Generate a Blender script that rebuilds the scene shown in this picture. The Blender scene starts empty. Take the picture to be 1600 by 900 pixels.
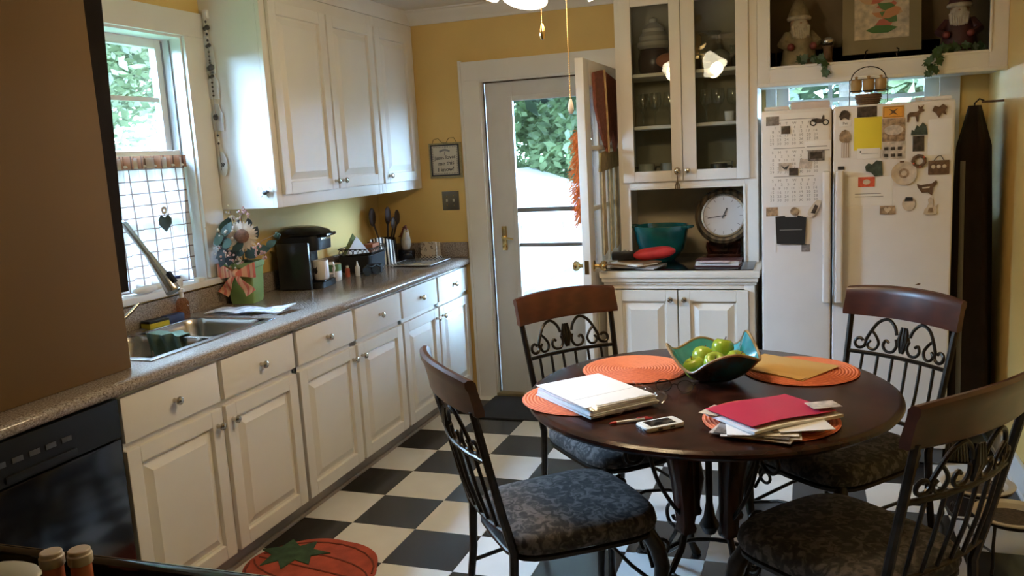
import bpy, bmesh, math, random
from mathutils import Vector as V, Matrix as Mx, Euler
random.seed(7)
SC = bpy.context.scene
COL = SC.collection
PI = math.pi
R = math.radians

# ------------------------------------------------------------------ camera
cam_d = bpy.data.cameras.new('camera'); cam = bpy.data.objects.new('camera', cam_d); COL.objects.link(cam)
cam_d.sensor_width = 36.0; cam_d.sensor_fit = 'HORIZONTAL'; cam_d.lens = 1308.75 / 1600 * 36.0
cam_d.clip_start = 0.02; cam_d.clip_end = 200
_y, _p, _r = 0.344200, -0.160618, -0.0552096
_f = V((-math.sin(_y)*math.cos(_p), math.cos(_y)*math.cos(_p), math.sin(_p)))
_rt = V((math.cos(_y), math.sin(_y), 0)); _up = _rt.cross(_f)
_r2 = _rt*math.cos(_r) + _up*math.sin(_r); _u2 = _up*math.cos(_r) - _rt*math.sin(_r)
cam.matrix_world = Mx(((_r2.x, _u2.x, -_f.x, 1.89146), (_r2.y, _u2.y, -_f.y, -3.02723), (_r2.z, _u2.z, -_f.z, 1.57107), (0, 0, 0, 1)))
SC.camera = cam

# ------------------------------------------------------------------ view, sky, daylight
SC.view_settings.view_transform = 'Standard'; SC.view_settings.look = 'None'
SC.view_settings.gamma = 1.0; SC.view_settings.use_curve_mapping = False
SC.view_settings.exposure = 0.0
SC.cycles.max_bounces = 10; SC.cycles.diffuse_bounces = 5; SC.cycles.glossy_bounces = 4
SC.cycles.transparent_max_bounces = 24; SC.cycles.transmission_bounces = 6
SC.cycles.caustics_reflective = False; SC.cycles.caustics_refractive = False
SC.cycles.sample_clamp_indirect = 6.0
SKY = 160.0
LAMP = 7.6
w = bpy.data.worlds.new('overcast_sky'); SC.world = w; w.use_nodes = True
bg = w.node_tree.nodes['Background']; bg.inputs[0].default_value = (0.40, 0.66, 1.0, 1); bg.inputs[1].default_value = SKY

def portal(name, loc, rot, sx, sy):
    l = bpy.data.lights.new(name, 'AREA'); l.shape = 'RECTANGLE'; l.size = sx; l.size_y = sy
    l.cycles.is_portal = True
    o = bpy.data.objects.new(name, l); COL.objects.link(o); o.location = loc; o.rotation_euler = rot
portal('sky_portal_sink', (-0.99, -0.245, 1.62), (0, R(-90), 0), 1.16, 0.94)
portal('sky_portal_door', (0.40, 2.09, 1.02), (R(-90), 0, 0), 0.86, 2.04)
portal('sky_portal_fridge', (2.13, 2.09, 1.52), (R(-90), 0, 0), 0.80, 0.80)

# ------------------------------------------------------------------ material helpers
MATS = {}
def _nt(name):
    m = bpy.data.materials.new(name); m.use_nodes = True
    nt = m.node_tree; return m, nt, nt.nodes['Principled BSDF']
def mat(name, col, rough=0.5, metal=0.0, var=0.06, scale=9.0, bump=0.0, bscale=80.0, coat=0.0, spec=0.5, emis=None, estr=0.0, sheen=0.0, stretch=None, detail=3.0, alpha=None, sss=0.0):
    m, nt, p = _nt(name); N = nt.nodes; L = nt.links
    tc = N.new('ShaderNodeTexCoord'); mp = N.new('ShaderNodeMapping'); L.new(tc.outputs['Object'], mp.inputs[0])
    if stretch: mp.inputs['Scale'].default_value = stretch
    nz = N.new('ShaderNodeTexNoise'); nz.inputs['Scale'].default_value = scale; nz.inputs['Detail'].default_value = detail
    L.new(mp.outputs[0], nz.inputs['Vector'])
    rp = N.new('ShaderNodeValToRGB')
    a = [max(0, c*(1-var)) for c in col]; b = [min(1, c*(1+var)) for c in col]
    rp.color_ramp.elements[0].color = (*a, 1); rp.color_ramp.elements[1].color = (*b, 1)
    rp.color_ramp.elements[0].position = .3; rp.color_ramp.elements[1].position = .7
    L.new(nz.outputs['Fac'], rp.inputs[0]); L.new(rp.outputs[0], p.inputs['Base Color'])
    p.inputs['Roughness'].default_value = rough; p.inputs['Metallic'].default_value = metal
    p.inputs['Specular IOR Level'].default_value = spec; p.inputs['Coat Weight'].default_value = coat
    p.inputs['Coat Roughness'].default_value = 0.12
    if sheen: p.inputs['Sheen Weight'].default_value = sheen
    if emis: p.inputs['Emission Color'].default_value = (*emis, 1); p.inputs['Emission Strength'].default_value = estr
    if bump:
        n2 = N.new('ShaderNodeTexNoise'); n2.inputs['Scale'].default_value = bscale; n2.inputs['Detail'].default_value = 2
        L.new(mp.outputs[0], n2.inputs['Vector'])
        bp = N.new('ShaderNodeBump'); bp.inputs['Strength'].default_value = bump; bp.inputs['Distance'].default_value = 0.002
        L.new(n2.outputs['Fac'], bp.inputs['Height']); L.new(bp.outputs[0], p.inputs['Normal'])
    MATS[name] = m; return m
def ramp_mat(name, kind, scale, stops, rough=0.5, metal=0.0, stretch=None, coat=0.0, detail=4.0, dist=0.0, bump=0.0, const=False, coord='Object'):
    m, nt, p = _nt(name); N = nt.nodes; L = nt.links
    tc = N.new('ShaderNodeTexCoord'); mp = N.new('ShaderNodeMapping'); L.new(tc.outputs[coord], mp.inputs[0])
    if stretch: mp.inputs['Scale'].default_value = stretch
    if kind == 'noise':
        t = N.new('ShaderNodeTexNoise'); t.inputs['Detail'].default_value = detail; t.inputs['Distortion'].default_value = dist; o = t.outputs['Fac']
    elif kind == 'wave':
        t = N.new('ShaderNodeTexWave'); t.inputs['Detail'].default_value = detail; t.inputs['Distortion'].default_value = dist; o = t.outputs['Fac']
    else:
        t = N.new('ShaderNodeTexVoronoi'); o = t.outputs['Distance' if kind == 'voro' else 'Color']
    t.inputs['Scale'].default_value = scale; L.new(mp.outputs[0], t.inputs['Vector'])
    rp = N.new('ShaderNodeValToRGB'); e = rp.color_ramp.elements
    if const: rp.color_ramp.interpolation = 'CONSTANT'
    while len(e) < len(stops): e.new(0.5)
    for i, (pos, c) in enumerate(stops): e[i].position = pos; e[i].color = (*c, 1)
    L.new(o, rp.inputs[0]); L.new(rp.outputs[0], p.inputs['Base Color'])
    p.inputs['Roughness'].default_value = rough; p.inputs['Metallic'].default_value = metal; p.inputs['Coat Weight'].default_value = coat
    p.inputs['Coat Roughness'].default_value = 0.1
    if bump:
        bp = N.new('ShaderNodeBump'); bp.inputs['Strength'].default_value = bump; bp.inputs['Distance'].default_value = .003
        L.new(o, bp.inputs['Height']); L.new(bp.outputs[0], p.inputs['Normal'])
    MATS[name] = m; return m
def check_mat(name, c1, c2, scale, rough=.5, stretch=None):
    m, nt, p = _nt(name); N = nt.nodes; L = nt.links
    tc = N.new('ShaderNodeTexCoord'); mp = N.new('ShaderNodeMapping'); L.new(tc.outputs['Object'], mp.inputs[0])
    if stretch: mp.inputs['Scale'].default_value = stretch
    t = N.new('ShaderNodeTexChecker'); t.inputs['Scale'].default_value = scale
    t.inputs[1].default_value = (*c1, 1); t.inputs[2].default_value = (*c2, 1)
    L.new(mp.outputs[0], t.inputs['Vector']); L.new(t.outputs['Color'], p.inputs['Base Color'])
    p.inputs['Roughness'].default_value = rough
    MATS[name] = m; return m
def stripe_mat(name, c1, c2, axis, period, duty=.5, rough=.6, trans=0.0, second=None, angle=0.0):
    """stripes (or a plaid when second axis is given) by object coordinates"""
    m, nt, p = _nt(name); N = nt.nodes; L = nt.links
    tc = N.new('ShaderNodeTexCoord'); mp = N.new('ShaderNodeMapping'); L.new(tc.outputs['Object'], mp.inputs[0])
    mp.inputs['Rotation'].default_value = (0, 0, angle)
    sp = N.new('ShaderNodeSeparateXYZ'); L.new(mp.outputs[0], sp.inputs[0])
    def band(ax, per, dt):
        d = N.new('ShaderNodeMath'); d.operation = 'DIVIDE'; L.new(sp.outputs[ax], d.inputs[0]); d.inputs[1].default_value = per
        f = N.new('ShaderNodeMath'); f.operation = 'FRACT'; L.new(d.outputs[0], f.inputs[0])
        l = N.new('ShaderNodeMath'); l.operation = 'LESS_THAN'; L.new(f.outputs[0], l.inputs[0]); l.inputs[1].default_value = dt
        return l.outputs[0]
    fac = band(axis, period, duty)
    if second is not None:
        f2 = band(second[0], second[1], duty)
        mx = N.new('ShaderNodeMath'); mx.operation = 'ADD'; L.new(fac, mx.inputs[0]); L.new(f2, mx.inputs[1])
        h = N.new('ShaderNodeMath'); h.operation = 'MULTIPLY'; L.new(mx.outputs[0], h.inputs[0]); h.inputs[1].default_value = second[2]
        h.use_clamp = True; fac = h.outputs[0]
    mix = N.new('ShaderNodeMix'); mix.data_type = 'RGBA'; L.new(fac, mix.inputs['Factor'])
    mix.inputs['A'].default_value = (*c1, 1); mix.inputs['B'].default_value = (*c2, 1)
    L.new(mix.outputs['Result'], p.inputs['Base Color']); p.inputs['Roughness'].default_value = rough
    if trans:
        tr = N.new('ShaderNodeBsdfTranslucent'); L.new(mix.outputs['Result'], tr.inputs[0])
        ms = N.new('ShaderNodeMixShader'); ms.inputs[0].default_value = trans
        L.new(p.outputs[0], ms.inputs[1]); L.new(tr.outputs[0], ms.inputs[2]); L.new(ms.outputs[0], N['Material Output'].inputs['Surface'])
    MATS[name] = m; return m
def glass_mat(name, tint=(1, 1, 1), gloss=0.06, rough=0.0, ior=1.45):
    m = bpy.data.materials.new(name); m.use_nodes = True; nt = m.node_tree; N = nt.nodes; L = nt.links
    for n in list(N):
        if n.type != 'OUTPUT_MATERIAL': N.remove(n)
    t = N.new('ShaderNodeBsdfTransparent'); t.inputs[0].default_value = (*tint, 1)
    g = N.new('ShaderNodeBsdfGlossy'); g.inputs['Roughness'].default_value = rough
    lw = N.new('ShaderNodeLayerWeight'); lw.inputs[0].default_value = .5; f0 = ((ior-1)/(ior+1))**2
    pw = N.new('ShaderNodeMath'); pw.operation = 'POWER'; L.new(lw.outputs['Facing'], pw.inputs[0]); pw.inputs[1].default_value = 5
    fr = N.new('ShaderNodeMath'); fr.operation = 'MULTIPLY_ADD'; L.new(pw.outputs[0], fr.inputs[0]); fr.inputs[1].default_value = 1-f0; fr.inputs[2].default_value = f0
    ms = N.new('ShaderNodeMixShader'); L.new(fr.outputs[0], ms.inputs[0]); L.new(t.outputs[0], ms.inputs[1]); L.new(g.outputs[0], ms.inputs[2])
    L.new(ms.outputs[0], N['Material Output'].inputs['Surface'])
    MATS[name] = m; return m
def leaf_mat(name, col, tr=.45):
    m = mat(name, col, .55, var=.45, scale=1.5)
    nt = m.node_tree; N = nt.nodes; L = nt.links; p = N['Principled BSDF']
    t = N.new('ShaderNodeBsdfTranslucent'); ms = N.new('ShaderNodeMixShader'); ms.inputs[0].default_value = tr
    src = p.inputs['Base Color'].links[0].from_socket; L.new(src, t.inputs[0])
    L.new(p.outputs[0], ms.inputs[1]); L.new(t.outputs[0], ms.inputs[2]); L.new(ms.outputs[0], N['Material Output'].inputs['Surface'])
    return m

# ------------------------------------------------------------------ mesh helpers
def B(): return bmesh.new()
def box(bm, x0, x1, y0, y1, z0, z1, bev=0.0, M=None, seg=2):
    t = bmesh.new() if (bev or M) else bm
    vs = [t.verts.new(c) for c in ((x0,y0,z0),(x1,y0,z0),(x1,y1,z0),(x0,y1,z0),(x0,y0,z1),(x1,y0,z1),(x1,y1,z1),(x0,y1,z1))]
    for f in ((3,2,1,0),(4,5,6,7),(0,1,5,4),(1,2,6,5),(2,3,7,6),(3,0,4,7)): t.faces.new([vs[i] for i in f])
    if bev: bmesh.ops.bevel(t, geom=list(t.edges), offset=bev, segments=seg, profile=.6, affect='EDGES')
    if t is not bm:
        if M: bmesh.ops.transform(t, matrix=M, verts=t.verts)
        merge(bm, t)
    return bm
def merge(bm, t):
    me = bpy.data.meshes.new('_tmp'); t.to_mesh(me); t.free(); bm.from_mesh(me); bpy.data.meshes.remove(me); return bm
def bxc(bm, c, s, bev=0.0, rz=0.0, rx=0.0, ry=0.0):
    M = Mx.Translation(c) @ Euler((rx, ry, rz)).to_matrix().to_4x4()
    return box(bm, -s[0]/2, s[0]/2, -s[1]/2, s[1]/2, -s[2]/2, s[2]/2, bev, M)
def tube(bm, pts, r, seg=8, closed=False, sq=None):
    pts = [V(p) for p in pts]; n = len(pts); rad = r if isinstance(r, (list, tuple)) else [r]*n
    up = None; rings = []
    for i, p in enumerate(pts):
        a = pts[i-1] if (i or closed) else pts[0]; b = pts[(i+1) % n] if (i < n-1 or closed) else pts[-1]
        t = (b-a).normalized()
        if up is None:
            up = t.orthogonal().normalized()
            if abs(t.z) < .95: up = (V((0,0,1)) - t*t.z).normalized()
        else:
            up = (up - t*up.dot(t))
            up = up.normalized() if up.length > 1e-6 else t.orthogonal().normalized()
        s = t.cross(up)
        ring = []
        for k in range(seg):
            a2 = 2*PI*(k+.5)/seg; cx, sx = math.cos(a2), math.sin(a2)
            if sq: cx *= sq[0]; sx *= sq[1]
            ring.append(bm.verts.new(p + (s*cx + up*sx)*rad[i]))
        rings.append(ring)
    m = n if closed else n-1
    for i in range(m):
        a, b = rings[i], rings[(i+1) % n]
        for k in range(seg): bm.faces.new((a[k], a[(k+1)%seg], b[(k+1)%seg], b[k]))
    if not closed:
        bm.faces.new(rings[0][::-1]); bm.faces.new(rings[-1])
    return bm
def cr(pts, n=5):
    pts = [V(p) for p in pts]; o = []
    for i in range(len(pts)-1):
        p0, p1, p2, p3 = pts[max(0, i-1)], pts[i], pts[i+1], pts[min(len(pts)-1, i+2)]
        for k in range(n):
            t = k/n; o.append(.5*((2*p1)+(p2-p0)*t+(2*p0-5*p1+4*p2-p3)*t*t+(3*p1-p0-3*p2+p3)*t**3))
    return o+[pts[-1]]
def lathe(bm, prof, seg=24, M=None, wob=None):
    t = bmesh.new(); rings = []
    for r, z in prof:
        if r < 1e-5: rings.append([t.verts.new((0,0,z))])
        else: rings.append([t.verts.new((r*math.cos(2*PI*k/seg), r*math.sin(2*PI*k/seg), z)) for k in range(seg)])
    if len(rings[0]) > 1 and len(rings[-1]) > 1:              # an open ring profile closes on itself
        if (V(prof[0])-V(prof[-1])).length < 1e-6:
            for v in rings.pop(): t.verts.remove(v)
        rings.append(rings[0])
    for a, b in zip(rings, rings[1:]):
        for k in range(seg):
            k2 = (k+1) % seg
            if len(a) == 1 and len(b) == 1: break
            if len(a) == 1: t.faces.new((a[0], b[k2], b[k]))
            elif len(b) == 1: t.faces.new((a[k], a[k2], b[0]))
            else: t.faces.new((a[k], a[k2], b[k2], b[k]))
    for ring, rev in ((rings[0], True), (rings[-1], False)):
        if len(ring) > 1 and rings[0] is not rings[-1]: t.faces.new(ring[::-1] if rev else ring)
    if wob: 
        for v in t.verts: v.co = wob(v.co)
    bmesh.ops.recalc_face_normals(t, faces=t.faces)
    if M: bmesh.ops.transform(t, matrix=M, verts=t.verts)
    return merge(bm, t)
def prism(bm, poly, z0, z1, M=None, bev=0.0):
    t = bmesh.new()
    a = [t.verts.new((x, y, z0)) for x, y in poly]; b = [t.verts.new((x, y, z1)) for x, y in poly]; n = len(poly)
    t.faces.new(a[::-1]); t.faces.new(b)
    for i in range(n): t.faces.new((a[i], a[(i+1)%n], b[(i+1)%n], b[i]))
    bmesh.ops.recalc_face_normals(t, faces=t.faces)
    if bev:
        es = [e for e in t.edges if abs(e.verts[0].co.z - e.verts[1].co.z) < 1e-6]
        bmesh.ops.bevel(t, geom=es, offset=bev, segments=2, affect='EDGES')
    if M: bmesh.ops.transform(t, matrix=M, verts=t.verts)
    return merge(bm, t)
def ball(bm, c, r, seg=12, sc=(1,1,1), rot=None):
    t = bmesh.new(); bmesh.ops.create_uvsphere(t, u_segments=seg, v_segments=max(6, seg*2//3), radius=r)
    M = Mx.Translation(c) @ (rot.to_matrix().to_4x4() if rot else Mx.Identity(4)) @ Mx.Diagonal((*sc, 1))
    bmesh.ops.transform(t, matrix=M, verts=t.verts); return merge(bm, t)
def sheet(bm, f, nu, nv, thick=0.0):
    """parametric surface f(u,v) with u,v in 0..1, given a thickness along its normals"""
    t = bmesh.new(); g = [[t.verts.new(f(i/nu, j/nv)) for j in range(nv+1)] for i in range(nu+1)]
    for i in range(nu):
        for j in range(nv): t.faces.new((g[i][j], g[i+1][j], g[i+1][j+1], g[i][j+1]))
    if thick:
        bmesh.ops.recalc_face_normals(t, faces=t.faces)
        bmesh.ops.solidify(t, geom=list(t.faces), thickness=thick)
    return merge(bm, t)
def frame(bm, x0, x1, z0, z1, wl, wr, wb, wt, y0, y1, bev=.003):
    """rectangular frame in the xz plane"""
    box(bm, x0, x0+wl, y0, y1, z0, z1, bev); box(bm, x1-wr, x1, y0, y1, z0, z1, bev)
    box(bm, x0+wl, x1-wr, y0, y1, z0, z0+wb, bev); box(bm, x0+wl, x1-wr, y0, y1, z1-wt, z1, bev)
    return bm
def swap(bm, M): bmesh.ops.transform(bm, matrix=M, verts=bm.verts); return bm
def text_bm(body, size, M=None, ext=0.0006, shear=0.0, space=1.0, align='CENTER', lines=1.0):
    c = bpy.data.curves.new('_txt', 'FONT'); c.body = body; c.size = size; c.extrude = ext; c.shear = shear
    c.align_x = align; c.align_y = 'CENTER'; c.resolution_u = 2; c.space_line = lines; c.space_character = space
    o = bpy.data.objects.new('_txt', c); COL.objects.link(o)
    dg = bpy.context.evaluated_depsgraph_get(); me = bpy.data.meshes.new_from_object(o.evaluated_get(dg))
    bm = B(); bm.from_mesh(me); bpy.data.objects.remove(o); bpy.data.curves.remove(c); bpy.data.meshes.remove(me)
    if M: swap(bm, M)
    return bm
XZ = Mx.Rotation(R(90), 4, 'X')            # drawn in xy, stands up facing -y
def mesh_of(name, bm, m, ang=38):
    me = bpy.data.meshes.new(name); bm.normal_update(); bm.to_mesh(me); bm.free()
    me.polygons.foreach_set('use_smooth', [True]*len(me.polygons)); me.set_sharp_from_angle(angle=R(ang))
    me.materials.append(MATS[m] if isinstance(m, str) else m); return me
def obj(name, bm, m, parent=None, ang=38, loc=None, rot=None):
    me = bm if isinstance(bm, bpy.types.Mesh) else mesh_of(name, bm, m, ang)
    o = bpy.data.objects.new(name, me); COL.objects.link(o)
    if parent: o.parent = parent
    if loc is not None: o.location = loc
    if rot is not None: o.rotation_euler = rot
    return o
def tag(o, label, cat, group=None):
    o['label'] = label; o['category'] = cat
    if group: o['group'] = group
    return o
def thing(name, label, cat, loc=(0,0,0), rz=0.0, group=None, rot=None):
    o = bpy.data.objects.new(name, None); COL.objects.link(o); o.empty_display_size = .05
    o.location = loc; o.rotation_euler = rot if rot else (0, 0, rz)
    return tag(o, label, cat, group)
def single(name, bm, m, label, cat, loc=(0,0,0), rot=(0,0,0), group=None, ang=38):
    o = obj(name, bm, m, None, ang, loc, rot); return tag(o, label, cat, group)
def struct(name, bm=None, m=None, parent=None, loc=None, label=None):
    o = obj(name, bm, m, parent, loc=loc) if bm is not None else bpy.data.objects.new(name, None)
    if bm is None:
        COL.objects.link(o)
        if loc: o.location = loc
    if not parent: o['kind'] = 'structure'
    if label: o['label'] = label
    return o
def copy_tree(o, parent=None):
    c = o.copy(); COL.objects.link(c); c.parent = parent
    for ch in list(o.children): copy_tree(ch, c)
    return c

# ------------------------------------------------------------------ materials
mat('white_paint', (.82,.785,.715), .5, spec=.3, var=.03, scale=3)
mat('trim_paint', (.84,.82,.78), .42, var=.03, scale=4)
mat('sash_paint', (.86,.87,.88), .4, var=.03)
mat('storm_paint', (.74,.74,.74), .4, var=.03)
mat('yellow_wall', (.74,.50,.17), .62, var=.05, scale=2.5, bump=.08, bscale=140)
mat('ceiling_paint', (.76,.71,.62), .7, var=.04, bump=.1, bscale=120)
mat('grout', (.12,.11,.10), .8)
ramp_mat('tile_black', 'noise', 5, [(.3,(.012,.010,.009)),(.7,(.022,.019,.017))], .22)
ramp_mat('tile_white', 'noise', 5, [(.3,(.76,.74,.70)),(.7,(.84,.82,.79))], .20)
ramp_mat('granite', 'noise', 190, [(.28,(.06,.045,.035)),(.45,(.26,.21,.17)),(.6,(.36,.31,.27)),(.75,(.60,.55,.50))], .16, detail=5)
mat('steel', (.55,.54,.52), .24, 1.0, var=.05, scale=40, stretch=(1,12,1))
mat('nickel', (.62,.58,.50), .2, 1.0, var=.03)
mat('brass', (.75,.55,.25), .22, 1.0, var=.05)
mat('black_plastic', (.010,.010,.010), .42, var=.1, spec=.25)
mat('black_gloss', (.006,.006,.008), .12, var=.1, coat=.25, spec=.4)
mat('black_matte', (.014,.013,.013), .75, var=.2)
mat('brown_panel', (.135,.078,.030), .8, spec=.2, var=.06, scale=2, stretch=(1,1,.15))
mat('dark_trim', (.014,.010,.008), .9, spec=.1, var=.2)
ramp_mat('dark_wood', 'wave', 2.2, [(0,(.016,.0045,.0028)),(.5,(.028,.0075,.0042)),(1,(.042,.012,.006))], .24, stretch=(1,9,1), coat=0, dist=6, detail=3)
MATS['dark_wood'].node_tree.nodes['Principled BSDF'].inputs['Specular IOR Level'].default_value = .3
ramp_mat('chair_wood', 'wave', 3.0, [(0,(.050,.0125,.007)),(.5,(.060,.015,.008)),(1,(.072,.019,.010))], .30, stretch=(1,7,7), coat=.12, dist=5, detail=3)
mat('iron', (.035,.028,.022), .32, .85, var=.3, scale=30)
ramp_mat('seat_fabric', 'noise', 34, [(.38,(.016,.013,.012)),(.5,(.036,.030,.027)),(.56,(.085,.071,.064)),(.68,(.120,.102,.092))], .8, detail=6, dist=1.2, bump=.3)
ramp_mat('orange_weave', 'wave', 28, [(.1,(.54,.105,.04)),(.6,(.80,.23,.10))], .7, bump=.6, dist=1.5, detail=2)
_w = [n for n in MATS['orange_weave'].node_tree.nodes if n.type == 'TEX_WAVE'][0]; _w.wave_type = 'RINGS'; _w.rings_direction = 'Z'; _w.inputs['Detail Scale'].default_value = 3
mat('fridge_white', (.80,.77,.75), .32, var=.02, bump=.05, bscale=300)
mat('fridge_grey', (.10,.10,.10), .5)
glass_mat('window_glass'); glass_mat('hutch_glass', (.90,.92,.90)); glass_mat('clear_glass', (.95,.97,.97), ior=1.7)
glass_mat('plastic_film', (.93,.94,.95), ior=1.9, rough=.12)
glass_mat('amber_bottle', (.85,.30,.08), ior=1.5)
mat('paper', (.85,.84,.83), .7, var=.03)
mat('paper_grey', (.60,.58,.56), .7, var=.10, scale=30)
mat('ink', (.03,.03,.035), .6)
mat('ink_grey', (.28,.27,.27), .7)
mat('ink_red', (.45,.05,.04), .6)
# ================================================================== the room
WL, WB, WR, ZC, YR = -0.80, 1.94, 2.765, 2.47, -7.0
T = 0.3048
fb = box(B(), WL-.16, WR+.14, YR-.14, WB+.14, -.12, -.006)
floor = struct('floor', fb, check_mat('floor_far', (.02,.017,.015), (.78,.76,.73), 1/T, .25), label='black and white checkerboard vinyl floor')
tm = {c: mesh_of('tile', box(B(), .0008, T-.0008, .0008, T-.0008, -.006, 0, .0006, seg=1), c) for c in ('tile_black', 'tile_white')}
for i in range(-1, 9):
    for j in range(-7, 7):
        t = obj('tile', tm['tile_black' if (i+j) % 2 == 0 else 'tile_white'], None, floor, loc=(i*T, j*T, 0))
        if j == 6: t.scale.y = (WB-.001-6*T)/T
struct('ceiling', box(B(), WL-.16, WR+.14, YR-.14, WB+.14, ZC, ZC+.1), 'ceiling_paint')
# left wall with the sink window opening
wy0, wy1, wz0, wz1 = -.70, .215, 1.045, 2.178
b = B(); X0 = WL-.16
box(b, X0, WL, YR-.14, wy0, 0, ZC); box(b, X0, WL, wy1, WB+.14, 0, ZC); box(b, X0, WL, wy0, wy1, 0, wz0); box(b, X0, WL, wy0, wy1, wz1, ZC)
struct('wall_left', b, 'yellow_wall')
# back wall: doorway and window behind the refrigerator
dx0, dx1, dz = -.035, .825, 2.025
fx0, fx1, fz0, fz1 = 1.72, 2.54, 1.10, 1.93
b = B(); Y0, Y1 = WB, WB+.14
box(b, WL, dx0, Y0, Y1, 0, ZC); box(b, dx0, dx1, Y0, Y1, dz, ZC); box(b, dx1, fx0, Y0, Y1, 0, ZC)
box(b, fx0, fx1, Y0, Y1, 0, fz0); box(b, fx0, fx1, Y0, Y1, fz1, ZC); box(b, fx1, WR, Y0, Y1, 0, ZC)
struct('wall_back', b, 'yellow_wall')
struct('wall_right', box(B(), WR, WR+.14, YR-.14, WB+.14, 0, ZC), 'yellow_wall')
struct('wall_rear', box(B(), WL, WR, YR-.14, YR, 0, ZC), 'yellow_wall')
b = B(); box(b, WR-.016, WR, YR, 1.9, 0, .135, .003); box(b, WR-.022, WR, YR, 1.9, 0, .02, .004)
struct('baseboard_right', b, 'trim_paint')
# crown mouldings
def crown(b, x0, x1, M=None):
    prof = [(0,0),(0,-.085),(-.012,-.085),(-.016,-.07),(-.03,-.055),(-.05,-.03),(-.062,-.022),(-.066,-.012),(-.078,-.01),(-.078,0)]
    t = prism(B(), [(y, z) for y, z in prof], x0, x1, Mx(((0,0,1,0),(1,0,0,0),(0,1,0,0),(0,0,0,1))))
    if M: swap(t, M)
    return merge(b, t)
struct('trim_1', crown(B(), -.47, .915, Mx.Translation((0, WB, ZC))), 'trim_paint', label='white crown moulding above the back door')
struct('trim_2', crown(B(), -1.93, -.345, Mx.Translation((-.47, 0, ZC)) @ Mx.Rotation(R(-90), 4, 'Z')), 'trim_paint', label='white crown moulding over the wall cabinets')
struct('trim_3', crown(B(), -.345, .84, Mx.Translation((WL, 0, ZC)) @ Mx.Rotation(R(-90), 4, 'Z')), 'trim_paint', label='white crown moulding above the sink window')
# door casing
tr = struct('trim_4', label='white painted casing around the back door')
yc0, yc1 = WB-.022, WB
def casing(b, x0, x1, z0, z1):
    box(b, x0, x1, yc0, yc1, z0, z1, .004); return b
obj('casing_board', casing(B(), -.15, dx0+.01, 0, 2.02), 'trim_paint', tr)
obj('casing_board', casing(B(), -.15, .912, 2.02, 2.135), 'trim_paint', tr)
obj('casing_board', casing(B(), dx1-.005, .912, 0, 2.02), 'trim_paint', tr)
obj('back_band', box(B(), -.158, -.14, yc0-.008, yc1, 0, 2.143, .003), 'trim_paint', tr)
b = B(); box(b, dx0, dx0+.018, WB-.01, WB+.13, 0, dz); box(b, dx1-.018, dx1, WB-.01, WB+.13, 0, dz); box(b, dx0+.018, dx1-.018, WB-.01, WB+.13, dz-.018, dz)
obj('door_jamb', b, 'trim_paint', tr)
b = B(); box(b, dx0+.018, dx0+.024, WB+.02, WB+.03, 0, dz-.02); box(b, dx0+.02, dx1-.02, WB+.02, WB+.03, dz-.026, dz-.018)
obj('weather_strip', b, mat('weather_strip', (.10,.075,.05), .8, var=.5, scale=60), tr)
obj('threshold', box(B(), dx0, dx1, WB-.02, WB+.14, -.006, .022, .004), mat('threshold_brass', (.36,.27,.14), .4, .6), tr)

# ------------------------------------------------------------------ storm door (closed)
sx0, sx1, sy0, sy1 = dx0+.026, dx1-.026, WB+.035, WB+.065
d1 = struct('door_1', loc=(sx0, sy0, .02), label='white storm door with tall glass and brass handle')
def L(bm): return swap(bm, Mx.Translation((-sx0, -sy0, -.02)))
gx0, gx1, gz0, gz1 = .165, .665, .60, 1.885
b = B(); box(b, sx0, gx0, sy0, sy1, .02, 2.0, .003); box(b, gx1, sx1, sy0, sy1, .02, 2.0, .003)
box(b, gx0, gx1, sy0, sy1, gz1, 2.0, .003); box(b, gx0, gx1, sy0, sy1, .02, gz0, .003)
obj('slab', L(b), 'storm_paint', d1)
obj('glass_frame', L(frame(B(), gx0-.026, gx1+.026, gz0-.03, gz1+.026, .03, .03, .034, .03, sy0-.012, sy0+.004, .003)), 'storm_paint', d1)
for z0, z1 in ((1.195, 1.222), (.975, .998), (.625, .655)):
    obj('sash_rail', L(box(B(), gx0, gx1, sy0-.006, sy0+.02, z0, z1, .003)), mat('sash_rail_grey', (.30,.31,.33), .4, .4), d1)
for z0, z1 in ((.655, .975), (.998, 1.195), (1.222, gz1)):
    obj('pane', L(box(B(), gx0+.002, gx1-.002, sy0+.008, sy0+.012, z0, z1)), 'window_glass', d1)
h = obj('handle_plate', L(box(B(), .052, .086, sy0-.008, sy0, .955, 1.11, .004)), 'brass', d1)
b = tube(B(), [(.069, sy0-.008, 1.04), (.069, sy0-.04, 1.04), (.08, sy0-.046, 1.038), (.14, sy0-.046, 1.03)], [.009,.009,.008,.006], 10)
obj('lever', L(b), 'brass', h)
ball_b = lathe(B(), [(.0,0),(.012,0),(.012,.006),(0,.008)], 14, Mx.Translation((.069, sy0-.008, .98)) @ Mx.Rotation(R(90),4,'X'))
obj('key_cylinder', L(ball_b), 'brass', h)

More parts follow.
